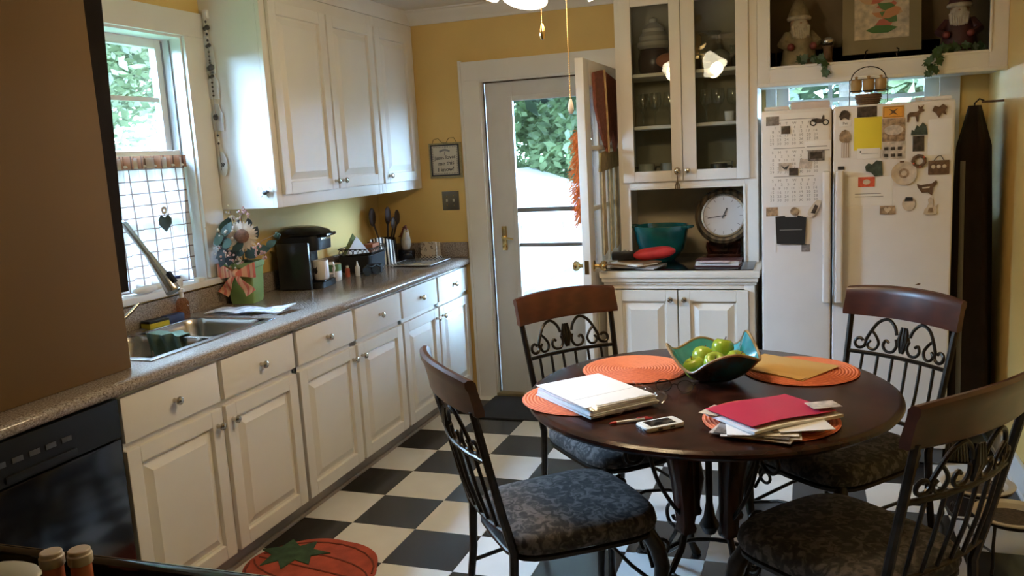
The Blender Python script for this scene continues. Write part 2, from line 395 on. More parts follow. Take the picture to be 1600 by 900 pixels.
# ------------------------------------------------------------------ inner door, swung open into the room
ox0, ox1, oy0, oy1 = .800, .842, 1.115, 1.905
d2 = struct('door_2', loc=(.82, oy1, 0), label='white glazed inner door standing open against the hutch')
def L2(bm): return swap(bm, Mx.Translation((-.82, -oy1, 0)))
st = .115
b = B(); box(b, ox0, ox1, oy0, oy0+st, .012, 2.012, .002); box(b, ox0, ox1, oy1-st, oy1, .012, 2.012, .002)
box(b, ox0, ox1, oy0+st, oy1-st, 1.885, 2.012, .002); box(b, ox0, ox1, oy0+st, oy1-st, .78, .94, .002); box(b, ox0, ox1, oy0+st, oy1-st, .012, .23, .002)
obj('door_frame', L2(b), 'white_paint', d2)
b = B(); box(b, ox0+.012, ox1-.012, oy0+st, oy1-st, .23, .78); box(b, ox0+.004, ox1-.004, oy0+st+.05, oy1-st-.05, .28, .73, .006)
obj('lower_panel', L2(b), 'white_paint', d2)
cw = (oy1-oy0-2*st); 
for k in (1, 2):
    y = oy0+st+cw*k/3; obj('muntin', L2(box(B(), ox0+.006, ox1-.006, y-.012, y+.012, .94, 1.885, .003)), 'white_paint', d2)
for k in (1, 2):
    z = .94+.945*k/3; obj('muntin', L2(box(B(), ox0+.007, ox1-.007, oy0+st, oy1-st, z-.012, z+.012, .003)), 'white_paint', d2)
for k in range(3):
    for n in range(3):
        y0 = oy0+st+cw*k/3+.012*(k > 0); y1 = oy0+st+cw*(k+1)/3-.012*(k < 2); z0 = .94+.315*n+.012*(n > 0); z1 = .94+.315*(n+1)-.012*(n < 2)
        obj('pane', L2(box(B(), .819, .823, y0, y1, z0, z1)), 'window_glass', d2)
for s, x in ((-1, ox0), (1, ox1)):
    M = Mx.Translation((x, oy0+.065, .965)) @ Mx.Rotation(R(90*s), 4, 'Y')
    k = obj('door_knob', L2(lathe(B(), [(0,0),(.03,0),(.03,.006),(.012,.01),(.010,.03),(.024,.042),(.028,.055),(.022,.066),(0,.07)], 18, M)), 'brass', d2)
obj('latch_plate', L2(box(B(), .81, .832, oy0-.002, oy0+.001, .93, 1.0)), 'brass', d2)
for z in (.25, 1.02, 1.78): obj('hinge', L2(tube(B(), [(ox1+.004, oy1+.004, z-.045), (ox1+.004, oy1+.004, z+.045)], .006, 8)), 'brass', d2)

# ------------------------------------------------------------------ sink window
w1 = struct('window_1', loc=(WL, wy0, wz0), label='white double-hung window over the sink')
def L3(bm): return swap(bm, Mx.Translation((-WL, -wy0, -wz0)))
obj('head_casing', L3(box(B(), WL, WL+.02, wy0-.13, .345, wz1-.004, 2.285, .004)), 'trim_paint', w1)
obj('side_casing', L3(box(B(), WL, WL+.02, wy1-.006, .345, 1.06, wz1-.004, .004)), 'trim_paint', w1)
obj('side_casing', L3(box(B(), WL, WL+.02, wy0-.13, wy0+.006, 1.06, wz1-.004, .004)), 'trim_paint', w1)
b = B(); box(b, X0, WL, wy1-.014, wy1, wz0, wz1); box(b, X0, WL, wy0, wy0+.014, wz0, wz1); box(b, X0, WL, wy0+.014, wy1-.014, wz1-.014, wz1)
obj('window_jamb', L3(b), 'sash_paint', w1)
obj('stool', L3(box(B(), X0, WL+.045, wy0-.02, .32, 1.03, 1.058, .005)), 'sash_paint', w1)
def sash(x, z0, z1, nm):
    y0, y1 = wy0+.014, wy1-.014
    b = B(); xx0, xx1 = x-.018, x+.018
    box(b, xx0, xx1, y0, y0+.045, z0, z1, .003); box(b, xx0, xx1, y1-.045, y1, z0, z1, .003)
    box(b, xx0, xx1, y0+.045, y1-.045, z0, z0+.045, .003); box(b, xx0, xx1, y0+.045, y1-.045, z1-.04, z1, .003)
    s = obj(nm, L3(b), 'sash_paint', w1)
    ym, zm = (y0+y1)/2, (z0+z1)/2
    obj('muntin', L3(box(B(), x-.01, x+.01, ym-.01, ym+.01, z0+.045, z1-.04)), 'sash_paint', s)
    obj('muntin', L3(box(B(), x-.009, x+.009, y0+.045, y1-.045, zm-.01, zm+.01)), 'sash_paint', s)
    for a0, a1 in ((y0+.045, ym-.01), (ym+.01, y1-.045)):
        for c0, c1 in ((z0+.045, zm-.01), (zm+.01, z1-.04)):
            obj('pane', L3(box(B(), x-.002, x+.002, a0, a1, c0, c1)), 'window_glass', s)
sash(-.925, 1.625, wz1-.014, 'upper_sash'); sash(-.885, 1.058, 1.665, 'lower_sash')
b = B()
for x in (-.862, -.905): box(b, x-.002, x+.002, wy1-.022, wy1-.014, 1.06, wz1-.02)
obj('sash_track', L3(b), mat('track_grey', (.25,.25,.27), .5), w1)

# ------------------------------------------------------------------ window behind the refrigerator
w2 = struct('window_2', loc=(fx0, WB, fz0), label='small-paned window behind the refrigerator')
def L4(bm): return swap(bm, Mx.Translation((-fx0, -WB, -fz0)))
obj('casing', L4(frame(B(), fx0-.05, fx1+.09, fz0-.1, fz1+.1, .055, .095, .1, .1, WB-.02, WB-.001, .003)), 'trim_paint', w2)
b = frame(B(), fx0, fx1, fz0, fz1, .07, .07, .05, .05, WB+.04, WB+.08, .003)
obj('sash', L4(b), 'sash_paint', w2)
px = [fx0+.07, 2.005, 2.235, fx1-.07]; pz = [fz0+.05, 1.36, 1.56, 1.757, fz1-.05]
for x in px[1:-1]: obj('muntin', L4(box(B(), x-.011, x+.011, WB+.045, WB+.075, fz0+.05, fz1-.05)), 'sash_paint', w2)
for z in pz[1:-1]: obj('muntin', L4(box(B(), fx0+.07, fx1-.07, WB+.046, WB+.074, z-.011, z+.011)), 'sash_paint', w2)
for i in range(3):
    for j in range(4):
        obj('pane', L4(box(B(), px[i]+.0115*(i > 0), px[i+1]-.0115*(i < 2), WB+.058, WB+.062, pz[j]+.0115*(j > 0), pz[j+1]-.0115*(j < 3))), 'window_glass', w2)

# ================================================================== outside
struct('ground', box(B(), -60, 60, WB+.2, 60, -.75, -.6), mat('yard', (.11,.11,.10), .9, var=.25, scale=.8), label='pale dry yard outside')
struct('ground_side', box(B(), -60, WL-.2, -40, WB+.2, -.75, -.6), mat('lawn', (.16,.26,.10), .9, var=.3, scale=1.2), label='lawn outside the sink window')
t = thing('shed', 'long white sided shed with pale roof seen through storm door', 'shed', (-3.6, 9, -.6))
b = B(); box(b, -1.4, 1.2, -4, 5, 0, 1.28)
obj('wall', b, mat('siding', (.30,.30,.30), .6, var=.04), t)
for k in range(6): obj('siding_board', prism(B(), [(1.2,0),(1.222,0),(1.205,.2),(1.2,.2)], -4, 5, Mx.Translation((0,0,.03+.205*k)) @ Mx(((1,0,0,0),(0,0,1,0),(0,1,0,0),(0,0,0,1)))), 'siding', t)
obj('roof', prism(B(), [(1.36,1.26),(-.1,1.78),(-1.56,1.26),(-1.56,1.31),(-.1,1.84),(1.36,1.31)], -4.2, 5.2, Mx(((1,0,0,0),(0,0,1,0),(0,1,0,0),(0,0,0,1)))), mat('roof_pale', (.34,.32,.30), .6, var=.06), t)
for y in (-2.2, .6, 3.0): obj('vent', box(B(), 1.2, 1.235, y-.12, y+.12, .75, 1.02), mat('vent_grey', (.35,.38,.42), .5), t)
obj('skirt', box(B(), 1.2, 1.30, -4, 5, 0, .09), mat('skirt_grey', (.33,.34,.32), .8), t)
def tree(loc, h, rad, n, m, label, cz=.62, seed=1, sq=.9, ls=.16, trunk=.1):
    rnd = random.Random(seed)
    t = thing('tree', label, 'tree', loc, group='trees around the yard')
    tube_pts = [(0,0,0),(.05,.02,h*.3),(-.04,.05,h*.6),(.02,0,h*.85)]
    obj('trunk', tube(B(), tube_pts, [trunk*1.3,trunk,trunk*.7,trunk*.3], 8), 'bark', t)
    b = B(); vs = []
    clumps = []
    for _ in range(36):
        a = rnd.uniform(0, 2*PI); q = rnd.uniform(.1, 1)**.5; zz = rnd.uniform(-1, 1)
        k = math.sqrt(max(.05, 1-zz*zz*.8)); clumps.append((V((math.cos(a)*q*rad*k, math.sin(a)*q*rad*k, h*cz+zz*h*(1-cz)*sq)), rnd.uniform(.25, .5)*rad))
    for _ in range(n):
        c, cr = rnd.choice(clumps); d = V((rnd.gauss(0,1), rnd.gauss(0,1), rnd.gauss(0,1))).normalized()*cr*rnd.uniform(.3, 1)
        p = c + d*V((1,1,.75)).length/1.6
        u = V((rnd.gauss(0,1), rnd.gauss(0,1), rnd.gauss(0,.6))).normalized(); v = u.orthogonal().normalized()
        s = ls*rnd.uniform(.6, 1.3)
        b.faces.new([b.verts.new(p+u*s), b.verts.new(p+v*s*.5), b.verts.new(p-u*s), b.verts.new(p-v*s*.5)])
    o = obj('foliage', b, m, t); o['kind'] = 'stuff'
mat('bark', (.10,.08,.06), .9, var=.4)
leaf_mat('leaf_teal', (.075,.095,.040)); leaf_mat('leaf_deep', (.026,.040,.016)); leaf_mat('leaf_yard', (.17,.22,.10)); leaf_mat('leaf_pale', (.30,.32,.20))
TR = [((-4.6,15.5,-.6),6.4,2.2,15000,'leaf_yard','tall green tree behind the shed, left in the storm door'),
 ((-.6,16.5,-.6),7.4,2.3,15000,'leaf_yard','broad green tree right behind the end of the shed'),
 ((3.4,17.5,-.6),7.0,2.2,2200,'leaf_deep','dark green tree beyond the yard, right of the shed'),
 ((-9.6,20.5,-.6),9.5,3.0,12000,'leaf_yard','tall green tree far behind the shed'),
 ((-3.2,22.5,-.6),10.0,3.2,15000,'leaf_yard','tallest green tree at the back of the yard'),
 ((2.6,9.5,-.6),6.0,2.1,6000,'leaf_teal','green tree filling the window behind the refrigerator'),
 ((7.0,12.5,-.6),7.5,2.2,2200,'leaf_pale','pale tree far right behind the refrigerator window'),
 ((-8.8,9.4,-.6),6.8,2.0,3000,'leaf_pale','tall pale tree seen deep through the sink window')]
HED = ['bushy tree at the near end of the tree row beyond the lawn', 'second bushy tree of the row beyond the lawn', 'third bushy tree of the row beyond the lawn', 'fourth bushy tree of the row, opposite the brown cabinet', 'fifth bushy tree of the row, opposite the faucet', 'sixth bushy tree of the row, opposite the sink window', 'seventh bushy tree of the row, showing in the upper sash', 'eighth bushy tree of the row, brightest in the upper sash', 'last bushy tree at the far end of the row beyond the lawn']
for k in range(9): TR.append(((-5.6-.35*(k % 2), -8.4+1.75*k, -.6), (3.45 if k < 4 else 4.35)+.2*math.sin(k*2.2), 1.15, 7000, ('leaf_pale','leaf_teal')[k % 2] if k > 4 else 'leaf_deep', HED[k]))
for k, (loc, h, rad, n, m, lab) in enumerate(TR): tree(loc, h, rad, n, m, lab, seed=30+k, cz=.55, ls=.075 if loc[1] < 14 and loc[0] > -9 else .13)
for k, (loc, lab) in enumerate((((2.3,6.6,-.6),'big tree added to shade the yard near the back door'),((-6.2,7.4,-.6),'big tree added to shade the near end of the shed'),((-5.6,12.6,-.6),'big tree added to shade the far end of the shed'),((2.9,12.2,-.6),'big tree added to shade the middle of the yard'))):
    tree(loc, 7.5, 4.0, 9000, 'leaf_deep', lab, cz=.72, seed=90+k, sq=.55, ls=.32, trunk=.16)  # added canopies, crowns out of view, keep sky light off the yard and shed
tree((-2.5,-3.6,-.6), 7.0, 1.25, 9000, 'leaf_deep', 'tall unseen evergreen added beside the house wall to block sky', cz=.5, seed=120, sq=1.0, ls=.13)  # unseen tree added to dim the sky light on the wall cabinet side
tree((2.75,5.2,-.6), 6.5, 1.5, 14000, 'leaf_teal', 'dense green tree just outside the refrigerator window', cz=.5, seed=121, sq=1.0, ls=.09)
t = thing('added_porch_roof', 'flat roof added over the back door to block sky light', 'roof', (.6, 3.4, 2.32))  # added roof that limits the sky light coming through the doorway
obj('deck', box(B(), -2.6, .75, -1.24, 3.2, .06, .14), 'roof_pale', t)
for x in (-2.5, -1.4, -.4, .65): obj('rafter', box(B(), x-.03, x+.03, -1.24, 3.16, 0, .06), 'bark', t)
for x in (-2.45, .65): obj('post', box(B(), x-.05, x+.05, 3.0, 3.1, -2.92, 0), 'siding', t)
t = thing('yard_post', 'dark bird feeder post standing in the yard beside shed', 'post', (-.98, 8.8, -.6))
obj('pole', tube(B(), [(0,0,0),(0,0,2.0)], .05, 8), 'black_matte', t)
obj('cross_arm', tube(B(), [(-.2,0,1.98),(.2,0,2.02)], .02, 6), 'paper', t)
# ================================================================== cabinets along the left wall
def rr(w, d, r, n=5, cx=0, cy=0):
    o = []
    for sx, sy, a0 in ((1,1,0),(-1,1,90),(-1,-1,180),(1,-1,270)):
        for k in range(n+1):
            a = R(a0+90*k/n); o.append((cx+sx*(w/2-r)+r*math.cos(a), cy+sy*(d/2-r)+r*math.sin(a)))
    return o
def loft(bm, loops, cap0=True, cap1=True):
    rings = [[bm.verts.new(p) for p in l] for l in loops]; n = len(rings[0])
    for a, b in zip(rings, rings[1:]):
        for k in range(n): bm.faces.new((a[k], a[(k+1)%n], b[(k+1)%n], b[k]))
    if cap0: bm.faces.new(rings[0][::-1])
    if cap1: bm.faces.new(rings[-1])
    bmesh.ops.recalc_face_normals(bm, faces=bm.faces)
    return bm
def frustum(bm, x0, x1, z0, z1, y0, y1, ins):
    a = [bm.verts.new(c) for c in ((x0,y0,z0),(x1,y0,z0),(x1,y0,z1),(x0,y0,z1))]
    b = [bm.verts.new(c) for c in ((x0+ins,y1,z0+ins),(x1-ins,y1,z0+ins),(x1-ins,y1,z1-ins),(x0+ins,y1,z1-ins))]
    for k in range(4): bm.faces.new((a[k], a[(k+1)%4], b[(k+1)%4], b[k]))
    bm.faces.new(b); return bm
KNOB = mesh_of('knob', lathe(B(), [(0,0),(.009,0),(.008,.004),(.006,.010),(.007,.014),(.014,.019),(.0155,.025),(.013,.030),(.006,.033),(0,.0335)], 16, Mx.Rotation(R(90), 4, 'X')), 'nickel')
def panel_door(name, w, h, parent, x, z, y=0.0, th=.02, st=.058, knob=None, m='white_paint', glass=False):
    b = B(); frame(b, 0, w, 0, h, st, st, st, st, -th, 0, .004)
    if not glass:
        box(b, st, w-st, -th*.12, 0, st, h-st)
        frustum(b, st+.010, w-st-.010, st+.010, h-st-.010, -th*.12, -th*.98, .034)
    else: 
        pass
    d = obj(name, b, m, parent, 15, loc=(x, y, z))
    if knob: obj('knob', KNOB, None, d, loc=(knob[0], -th, knob[1]))
    return d
def drawer_front(w, h, parent, x, z, th=.02):
    d = obj('drawer', box(B(), 0, w, -th, 0, 0, h, .005), 'white_paint', parent, loc=(x, 0, z))
    obj('knob', KNOB, None, d, loc=(w/2, -th, h/2)); return d
XF = -.205
base_labels = ['white base cabinet beside the black dishwasher, nearest the camera', 'white base cabinet in the middle of the run under the sink counter', 'white base cabinet at the far end beside the back door']
for k, (y0, y1) in enumerate(((-1.02, -.03), (-.03, .978), (.978, 1.935))):
    t = thing('base_cabinet', base_labels[k], 'cabinet', (XF, y0, 0), R(90), 'white base cabinets along the counter')
    W = y1-y0; b = B()
    box(b, 0, .018, 0, .585, .1, .875); box(b, W-.018, W, 0, .585, .1, .875); box(b, .018, W-.018, .57, .585, .1, .875); box(b, .018, W-.018, .02, .57, .1, .118)
    obj('carcass', b, 'white_paint', t)
    b = B(); frame(b, 0, W, .1, .875, .03, .03, .03, .035, 0, .02, .001); box(b, W/2-.03, W/2+.03, .001, .02, .13, .84); box(b, .03, W-.03, .001, .02, .68, .71)
    obj('face_frame', b, 'white_paint', t)
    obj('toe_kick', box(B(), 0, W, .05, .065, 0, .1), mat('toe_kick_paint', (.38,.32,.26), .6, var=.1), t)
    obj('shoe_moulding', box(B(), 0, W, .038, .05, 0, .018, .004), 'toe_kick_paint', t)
    hw = W/2-.024
    for s in (0, 1):
        x = .012 if s == 0 else W/2+.012
        drawer_front(hw, .152, t, x, .708)
        panel_door('door', hw, .582, t, x, .1, knob=((hw-.032) if s == 0 else .032, .522))
# countertop with a cut-out for the sink
CZ0, CZ1 = .876, .918
t = thing('countertop', 'speckled grey-brown granite-look countertop running under the window', 'countertop', (-.5, .2, CZ0))
def Lc(bm): return swap(bm, Mx.Translation((.5, -.2, -CZ0)))
b = B(); ky0, ky1, kx0, kx1 = -.755, -.045, -.70, -.285
box(b, WL+.001, kx1, -1.62, ky0, CZ0, CZ1); box(b, WL+.001, kx0, ky0, ky1, CZ0, CZ1); box(b, WL+.001, kx1, ky1, WB-.001, CZ0, CZ1)
prof = [(kx1, CZ0), (-.172, CZ0), (-.164, CZ0+.006), (-.160, CZ0+.016), (-.160, CZ0+.024), (-.165, CZ0+.034), (-.176, CZ0+.040), (-.19, CZ1), (kx1, CZ1)]
prism(b, prof, -1.62, WB-.001, Mx(((1,0,0,0),(0,0,1,0),(0,1,0,0),(0,0,0,1))))
obj('slab', Lc(b), 'granite', t)
obj('backsplash', Lc(box(B(), WL+.001, WL+.02, -1.62, WB-.021, CZ1, 1.018, .003)), 'granite', t)
obj('backsplash', Lc(box(B(), WL+.001, -.172, WB-.02, WB-.001, CZ1, 1.018, .003)), 'granite', t)
# stainless double sink
t = thing('kitchen_sink', 'stainless steel double-bowl sink set into the counter', 'sink', (-.4925, -.40, CZ1))
b = B()
def basin(b, cx, cy, w, d, dep, r):
    L1 = [(x, y, .004) for x, y in rr(w, d, r, 6, cx, cy)]
    loops = [L1] + [[(x, y, z) for x, y in rr(w-2*i, d-2*i, max(.02, r-i), 6, cx, cy)] for z, i in ((-.006,.006),(-.02,.010),(-dep+.03,.022),(-dep+.008,.032),(-dep,.055))]
    t2 = bmesh.new(); rings = [[t2.verts.new(p) for p in l] for l in loops]
    for a, c in zip(rings, rings[1:]):
        n = len(a)
        for k in range(n): t2.faces.new((a[k], c[k], c[(k+1)%n], a[(k+1)%n]))
    t2.faces.new(rings[-1]); 
    return t2
obj('basin', basin(b, 0, .175, .385, .335, .19, .08), 'steel', t); obj('basin', basin(b, 0, -.175, .385, .315, .15, .07), 'steel', t)
b = B(); 
def flat(b, x0, x1, y0, y1): box(b, x0, x1, y0, y1, .0005, .0045, .0015)
flat(b, -.222, -.19, -.365, .365); flat(b, .19, .222, -.365, .365); flat(b, -.19, .19, .34, .365); flat(b, -.19, .19, -.365, -.33); flat(b, -.19, .19, -.02, .01)
obj('rim', b, 'steel', t)
for y in (.175, -.175): obj('drain', lathe(B(), [(0,-.001),(.04,-.001),(.042,.003),(.03,.002),(0,.002)], 18, Mx.Translation((0, y, -.187 if y > 0 else -.147))), 'nickel', t)
# faucet
t = thing('kitchen_faucet', 'brushed nickel pull-down faucet arching over the sink', 'faucet', (-.745, -.42, CZ1+.0006))
obj('base', lathe(B(), [(0,0),(.03,0),(.03,.006),(.022,.012),(.018,.06),(.016,.10),(0,.10)], 18), 'nickel', t)
pts = [(0,0,.08),(0,0,.30)] + [(.075-.075*math.cos(R(a)), 0, .36+.10*math.sin(R(a))) for a in range(0, 120, 12)] + [(.20, 0, .325)]
obj('neck', tube(B(), pts, .0135, 12), 'steel', t)
hd = obj('spray_head', tube(B(), [(.195,0,.335),(.225,0,.29),(.262,0,.24),(.295,0,.19),(.298,0,.185)], [.015,.019,.024,.030,.026], 16), 'steel', t)
obj('spray_button', bxc(B(), (.297,0,.245), (.012,.02,.05), .004, ry=R(-36)), 'black_plastic', hd)
obj('lever', tube(B(), [(.012,.014,.07),(.02,.05,.09),(.03,.09,.12)], [.009,.008,.006], 10), 'nickel', t)
# dishwasher
t = thing('dishwasher', 'black built-in dishwasher under the counter beside cabinets', 'dishwasher', (-.20, -1.63, 0), R(90))
obj('door', box(B(), .004, .60, -.022, 0, .11, .735, .006), 'black_gloss', t)
p = obj('control_panel', box(B(), .004, .60, -.028, 0, .742, .868, .006), 'black_plastic', t)
for k in range(6): obj('button', box(B(), .10+.055*k, .135+.055*k, -.031, -.028, .80, .815, .001), mat('button_grey', (.06,.06,.065), .4), p)
obj('door_handle', box(B(), .18, .42, -.036, -.028, .752, .772, .003), 'black_plastic', p)
obj('kick_plate', box(B(), .004, .60, .04, .06, .0, .105), 'black_matte', t); obj('tub', box(B(), .01, .594, .001, .56, .105, .868), 'black_matte', t)
# tall brown cabinet standing on the counter at the left edge of the picture
t = thing('counter_cabinet', 'tall brown cabinet side panel standing on the counter at left', 'cabinet', (-.54, -1.23, CZ1))
obj('carcass', box(B(), -.235, .265, -.37, .377, .001, 1.45, .003), 'brown_panel', t)
b = B(); vs = [(.23,.377,.26),(.262,.377,.26),(.262,.412,.26),(.23,.412,.26),(.23,.377,1.45),(.262,.377,1.45),(.262,.465,1.45),(.23,.465,1.45)]
vs = [b.verts.new(c) for c in vs]
for f in ((3,2,1,0),(4,5,6,7),(0,1,5,4),(1,2,6,5),(2,3,7,6),(3,0,4,7)): b.faces.new([vs[i] for i in f])
obj('edge_strip', b, 'dark_trim', t)
# ------------------------------------------------------------------ wall cabinets
XU = -.47
def upper(name_label, y0, y1, doors):
    t = thing('wall_cabinet', name_label, 'cabinet', (XU, y0, 1.372), R(90), 'white wall cabinets over the counter')
    W = y1-y0; b = B(); D = .328
    box(b, 0, .016, .0205, D, 0, 1.01); box(b, W-.016, W, .0205, D, 0, 1.01); box(b, .016, W-.016, .02, D, .03, .046); box(b, .016, W-.016, .02, D, .994, 1.01); box(b, .016, W-.016, D-.01, D, .046, .994)
    obj('carcass', b, 'white_paint', t)
    b = B(); frame(b, 0, W, 0, 1.01, .046, .04, .058, .06, -.002, .02, .002)
    for x0, w_, kx in doors[:-1]: box(b, x0+w_-.01, x0+w_+.02, 0, .02, .05, .95)
    obj('face_frame', b, 'white_paint', t)
    for x0, w_, kx in doors: panel_door('door', w_, .892, t, x0, .058, y=-.002, knob=(kx, .042))
    return t
upper('white wall cabinet with a pair of doors beside the sink window', .348, 1.395, [(.045, .488, .458), (.548, .488, .03)])
upper('white single-door wall cabinet in the corner by the back wall', 1.395, 1.936, [(.012, .455, .05)])
# ================================================================== hutch beside the back door
HX0, HX1, HYF, HZ = .918, 1.647, 1.52, .93
t = thing('hutch', 'white built-in hutch with glass doors above and panelled doors below', 'hutch', (1.27, 1.57, 0))
def Lh(bm): return swap(bm, Mx.Translation((-1.27, -1.57, 0)))
b = B(); box(b, .888, .908, 1.245, WB-.001, .0, .87); box(b, 1.622, 1.642, 1.245, WB-.001, 0, .87); box(b, .908, 1.622, 1.245, WB-.001, .85, .87); box(b, .908, 1.622, 1.92, WB-.001, .0, .85); box(b, .908, 1.622, 1.3, 1.92, .09, .11); box(b, .908, 1.622, 1.30, 1.315, 0, .09)
obj('base_carcass', Lh(b), 'white_paint', t)
obj('base_frame', Lh(frame(B(), .888, 1.642, .09, .87, .05, .05, .03, .035, 1.235, 1.256, .002)), 'white_paint', t)
for s, x in ((0, .918), (1, 1.268)):
    panel_door('base_door', .344, .705, t, x-1.27, .125, y=1.235-1.57, knob=(.312 if s == 0 else .032, .66))
b = B(); box(b, .862, 1.668, 1.20, 1.94-.001, .895, HZ, .008); box(b, .872, 1.660, 1.212, 1.94-.001, .872, .897, .005); box(b, .88, 1.652, 1.225, 1.94-.001, .858, .873, .003)
obj('ledge', Lh(b), 'white_paint', t)
# upper carcass
b = B(); box(b, HX0, HX0+.018, HYF+.02, WB-.001, HZ, ZC-.002); box(b, HX1-.018, HX1, HYF+.02, WB-.001, HZ, ZC-.002); box(b, HX0+.018, HX1-.018, HYF+.02, WB-.001, 1.345, 1.365); box(b, HX0+.018, HX1-.018, HYF+.02, WB-.001, 2.40, 2.42)
obj('upper_carcass', Lh(b), 'white_paint', t)
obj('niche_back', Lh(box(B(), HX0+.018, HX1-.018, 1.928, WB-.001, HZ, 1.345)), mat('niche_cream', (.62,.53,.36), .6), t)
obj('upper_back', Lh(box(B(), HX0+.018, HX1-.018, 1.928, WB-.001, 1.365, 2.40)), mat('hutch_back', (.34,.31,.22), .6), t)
b = B(); box(b, HX0, .972, HYF, HYF+.02, HZ, ZC-.002, .002); box(b, 1.58, HX1, HYF, HYF+.02, HZ, ZC-.002, .002); box(b, .972, 1.58, HYF, HYF+.02, 1.335, 1.40, .002); box(b, .972, 1.58, HYF, HYF+.02, 2.34, ZC-.002, .002); box(b, 1.255, 1.285, HYF+.001, HYF+.02, 1.40, 2.34)
obj('upper_frame', Lh(b), 'white_paint', t)
obj('niche_lip', Lh(frame(B(), .968, 1.584, HZ-.01, 1.342, .012, .012, .0, .012, HYF-.008, HYF+.001, .002)), 'white_paint', t)
for z in (1.652, 1.928): obj('shelf', Lh(box(B(), HX0+.019, HX1-.019, HYF+.045, 1.926, z, z+.018, .002)), 'white_paint', t)
for s, x0, x1, g0, g1 in ((0, .946, 1.2645, 1.008, 1.208), (1, 1.2685, 1.605, 1.338, 1.542)):
    b = B(); y0, y1 = HYF-.022, HYF-.0005
    box(b, x0, g0, y0, y1, 1.372, 2.375, .003); box(b, g1, x1, y0, y1, 1.372, 2.375, .003); box(b, g0, g1, y0, y1, 1.372, 1.428, .003); box(b, g0, g1, y0, y1, 2.285, 2.375, .003)
    d = obj('glass_door', Lh(b), 'white_paint', t)
    obj('pane', Lh(box(B(), g0, g1, HYF-.012, HYF-.009, 1.428, 2.285)), 'hutch_glass', d)
    obj('knob', KNOB, None, d, loc=((1.238 if s == 0 else 1.294)-1.27, HYF-.022-1.57, 1.425))
# tassel key on the left knob
t = thing('key_tassel', 'small key with brown tassel hanging from hutch door knob', 'key', (1.240, HYF-.05, 1.36))
obj('ring', tube(B(), [(.016*math.cos(a*PI/6), 0, .065+.018*math.sin(a*PI/6)) for a in range(12)], .0022, 6, True), 'brass', t)
b = tube(B(), [(0,0,.05),(0,-.002,0)], .003, 6); 
for s in (-1, 0, 1): tube(b, [(0,0,.012),(.009*s,0,-.008),(.012*s,0,-.028)], .0035, 6)
obj('tassel', b, mat('tassel_brown', (.16,.11,.06), .9), t)
def goblet(x, y, z, s, lab):
    pr = [(0,0),(.032,0),(.033,.003),(.006,.008),(.005,.07),(.012,.08),(.030,.10),(.036,.125),(.033,.16),(.030,.175),(.0285,.175),(.0315,.16),(.034,.125),(.028,.102),(.0,.088)]
    single('wine_glass', lathe(B(), [(r*s, h*s) for r, h in pr], 16), 'clear_glass', lab, 'glass', (x, y, z), group='wine glasses on the hutch shelf')
for k, (x, y, l) in enumerate(((1.03,1.68,'clear wine glass leftmost on the middle hutch shelf'),(1.105,1.63,'clear wine glass second from the left on the middle hutch shelf'),(1.18,1.66,'clear wine glass beside the centre post, left hutch door'),(1.375,1.66,'clear wine glass just right of the centre post, right hutch door'),(1.44,1.62,'clear wine glass in the middle behind the right hutch door'),(1.515,1.68,'clear wine glass rightmost on the middle hutch shelf'))): goblet(x, y, 1.671, 1.0, l)
def jar(name, x, y, z, pr, m, lab, cat, sc=(1,1,1)):
    b = lathe(B(), pr, 20); swap(b, Mx.Diagonal((*sc, 1))); return single(name, b, m, lab, cat, (x, y, z))
t = thing('cookie_jar', 'pale ceramic beehive jar with knob lid on the top hutch shelf', 'jar', (1.095, 1.70, 1.947))
obj('body', lathe(B(), [(0,0),(.07,0),(.085,.03),(.088,.08),(.075,.12),(.06,.14),(0,.14)], 20), mat('dark_ceramic', (.07,.05,.05), .3), t)
obj('lid', lathe(B(), [(.075,.135),(.09,.15),(.088,.17),(.075,.18),(.08,.20),(.06,.225),(.062,.24),(.035,.265),(.02,.275),(.022,.295),(0,.305)], 20), mat('grey_ceramic', (.42,.40,.36), .4), t)
single('bread_figurine', ball(ball(B(), (0,0,.05), .05, 14, (1.5,.8,.8)), (.05,0,.08), .03, 10), mat('terracotta', (.42,.16,.08), .5), 'orange clay figurine beside the beehive jar in the hutch', 'figurine', (1.195, 1.595, 1.957))
jar('glass_jar', 1.385, 1.79, 1.947, [(0,0),(.055,0),(.06,.02),(.06,.13),(.045,.15),(.045,.19),(.06,.20),(.06,.21),(0,.21)], mat('jar_olive', (.16,.15,.11), .2), 'dark lidded jar on the top hutch shelf, right door', 'jar')
jar('tumbler', 1.53, 1.76, 1.947, [(0,0),(.03,0),(.036,.12),(.038,.125),(.034,.125),(.028,.008),(0,.008)], 'clear_glass', 'clear tumbler on the top hutch shelf behind right door', 'glass')
t = thing('teapot', 'grey glass teapot on the top hutch shelf behind right door', 'teapot', (1.455, 1.615, 1.9476))
obj('body', ball(B(), (0,0,.05), .055, 16, (1,1,.85)), mat('teapot_glaze', (.20,.19,.16), .2), t)
obj('spout', tube(B(), [(.045,0,.05),(.08,0,.07),(.09,0,.10)], [.014,.010,.008], 8), 'teapot_glaze', t)
obj('handle', tube(B(), [(-.045,0,.08),(-.085,0,.08),(-.09,0,.04),(-.045,0,.03)], .007, 8), 'teapot_glaze', t)
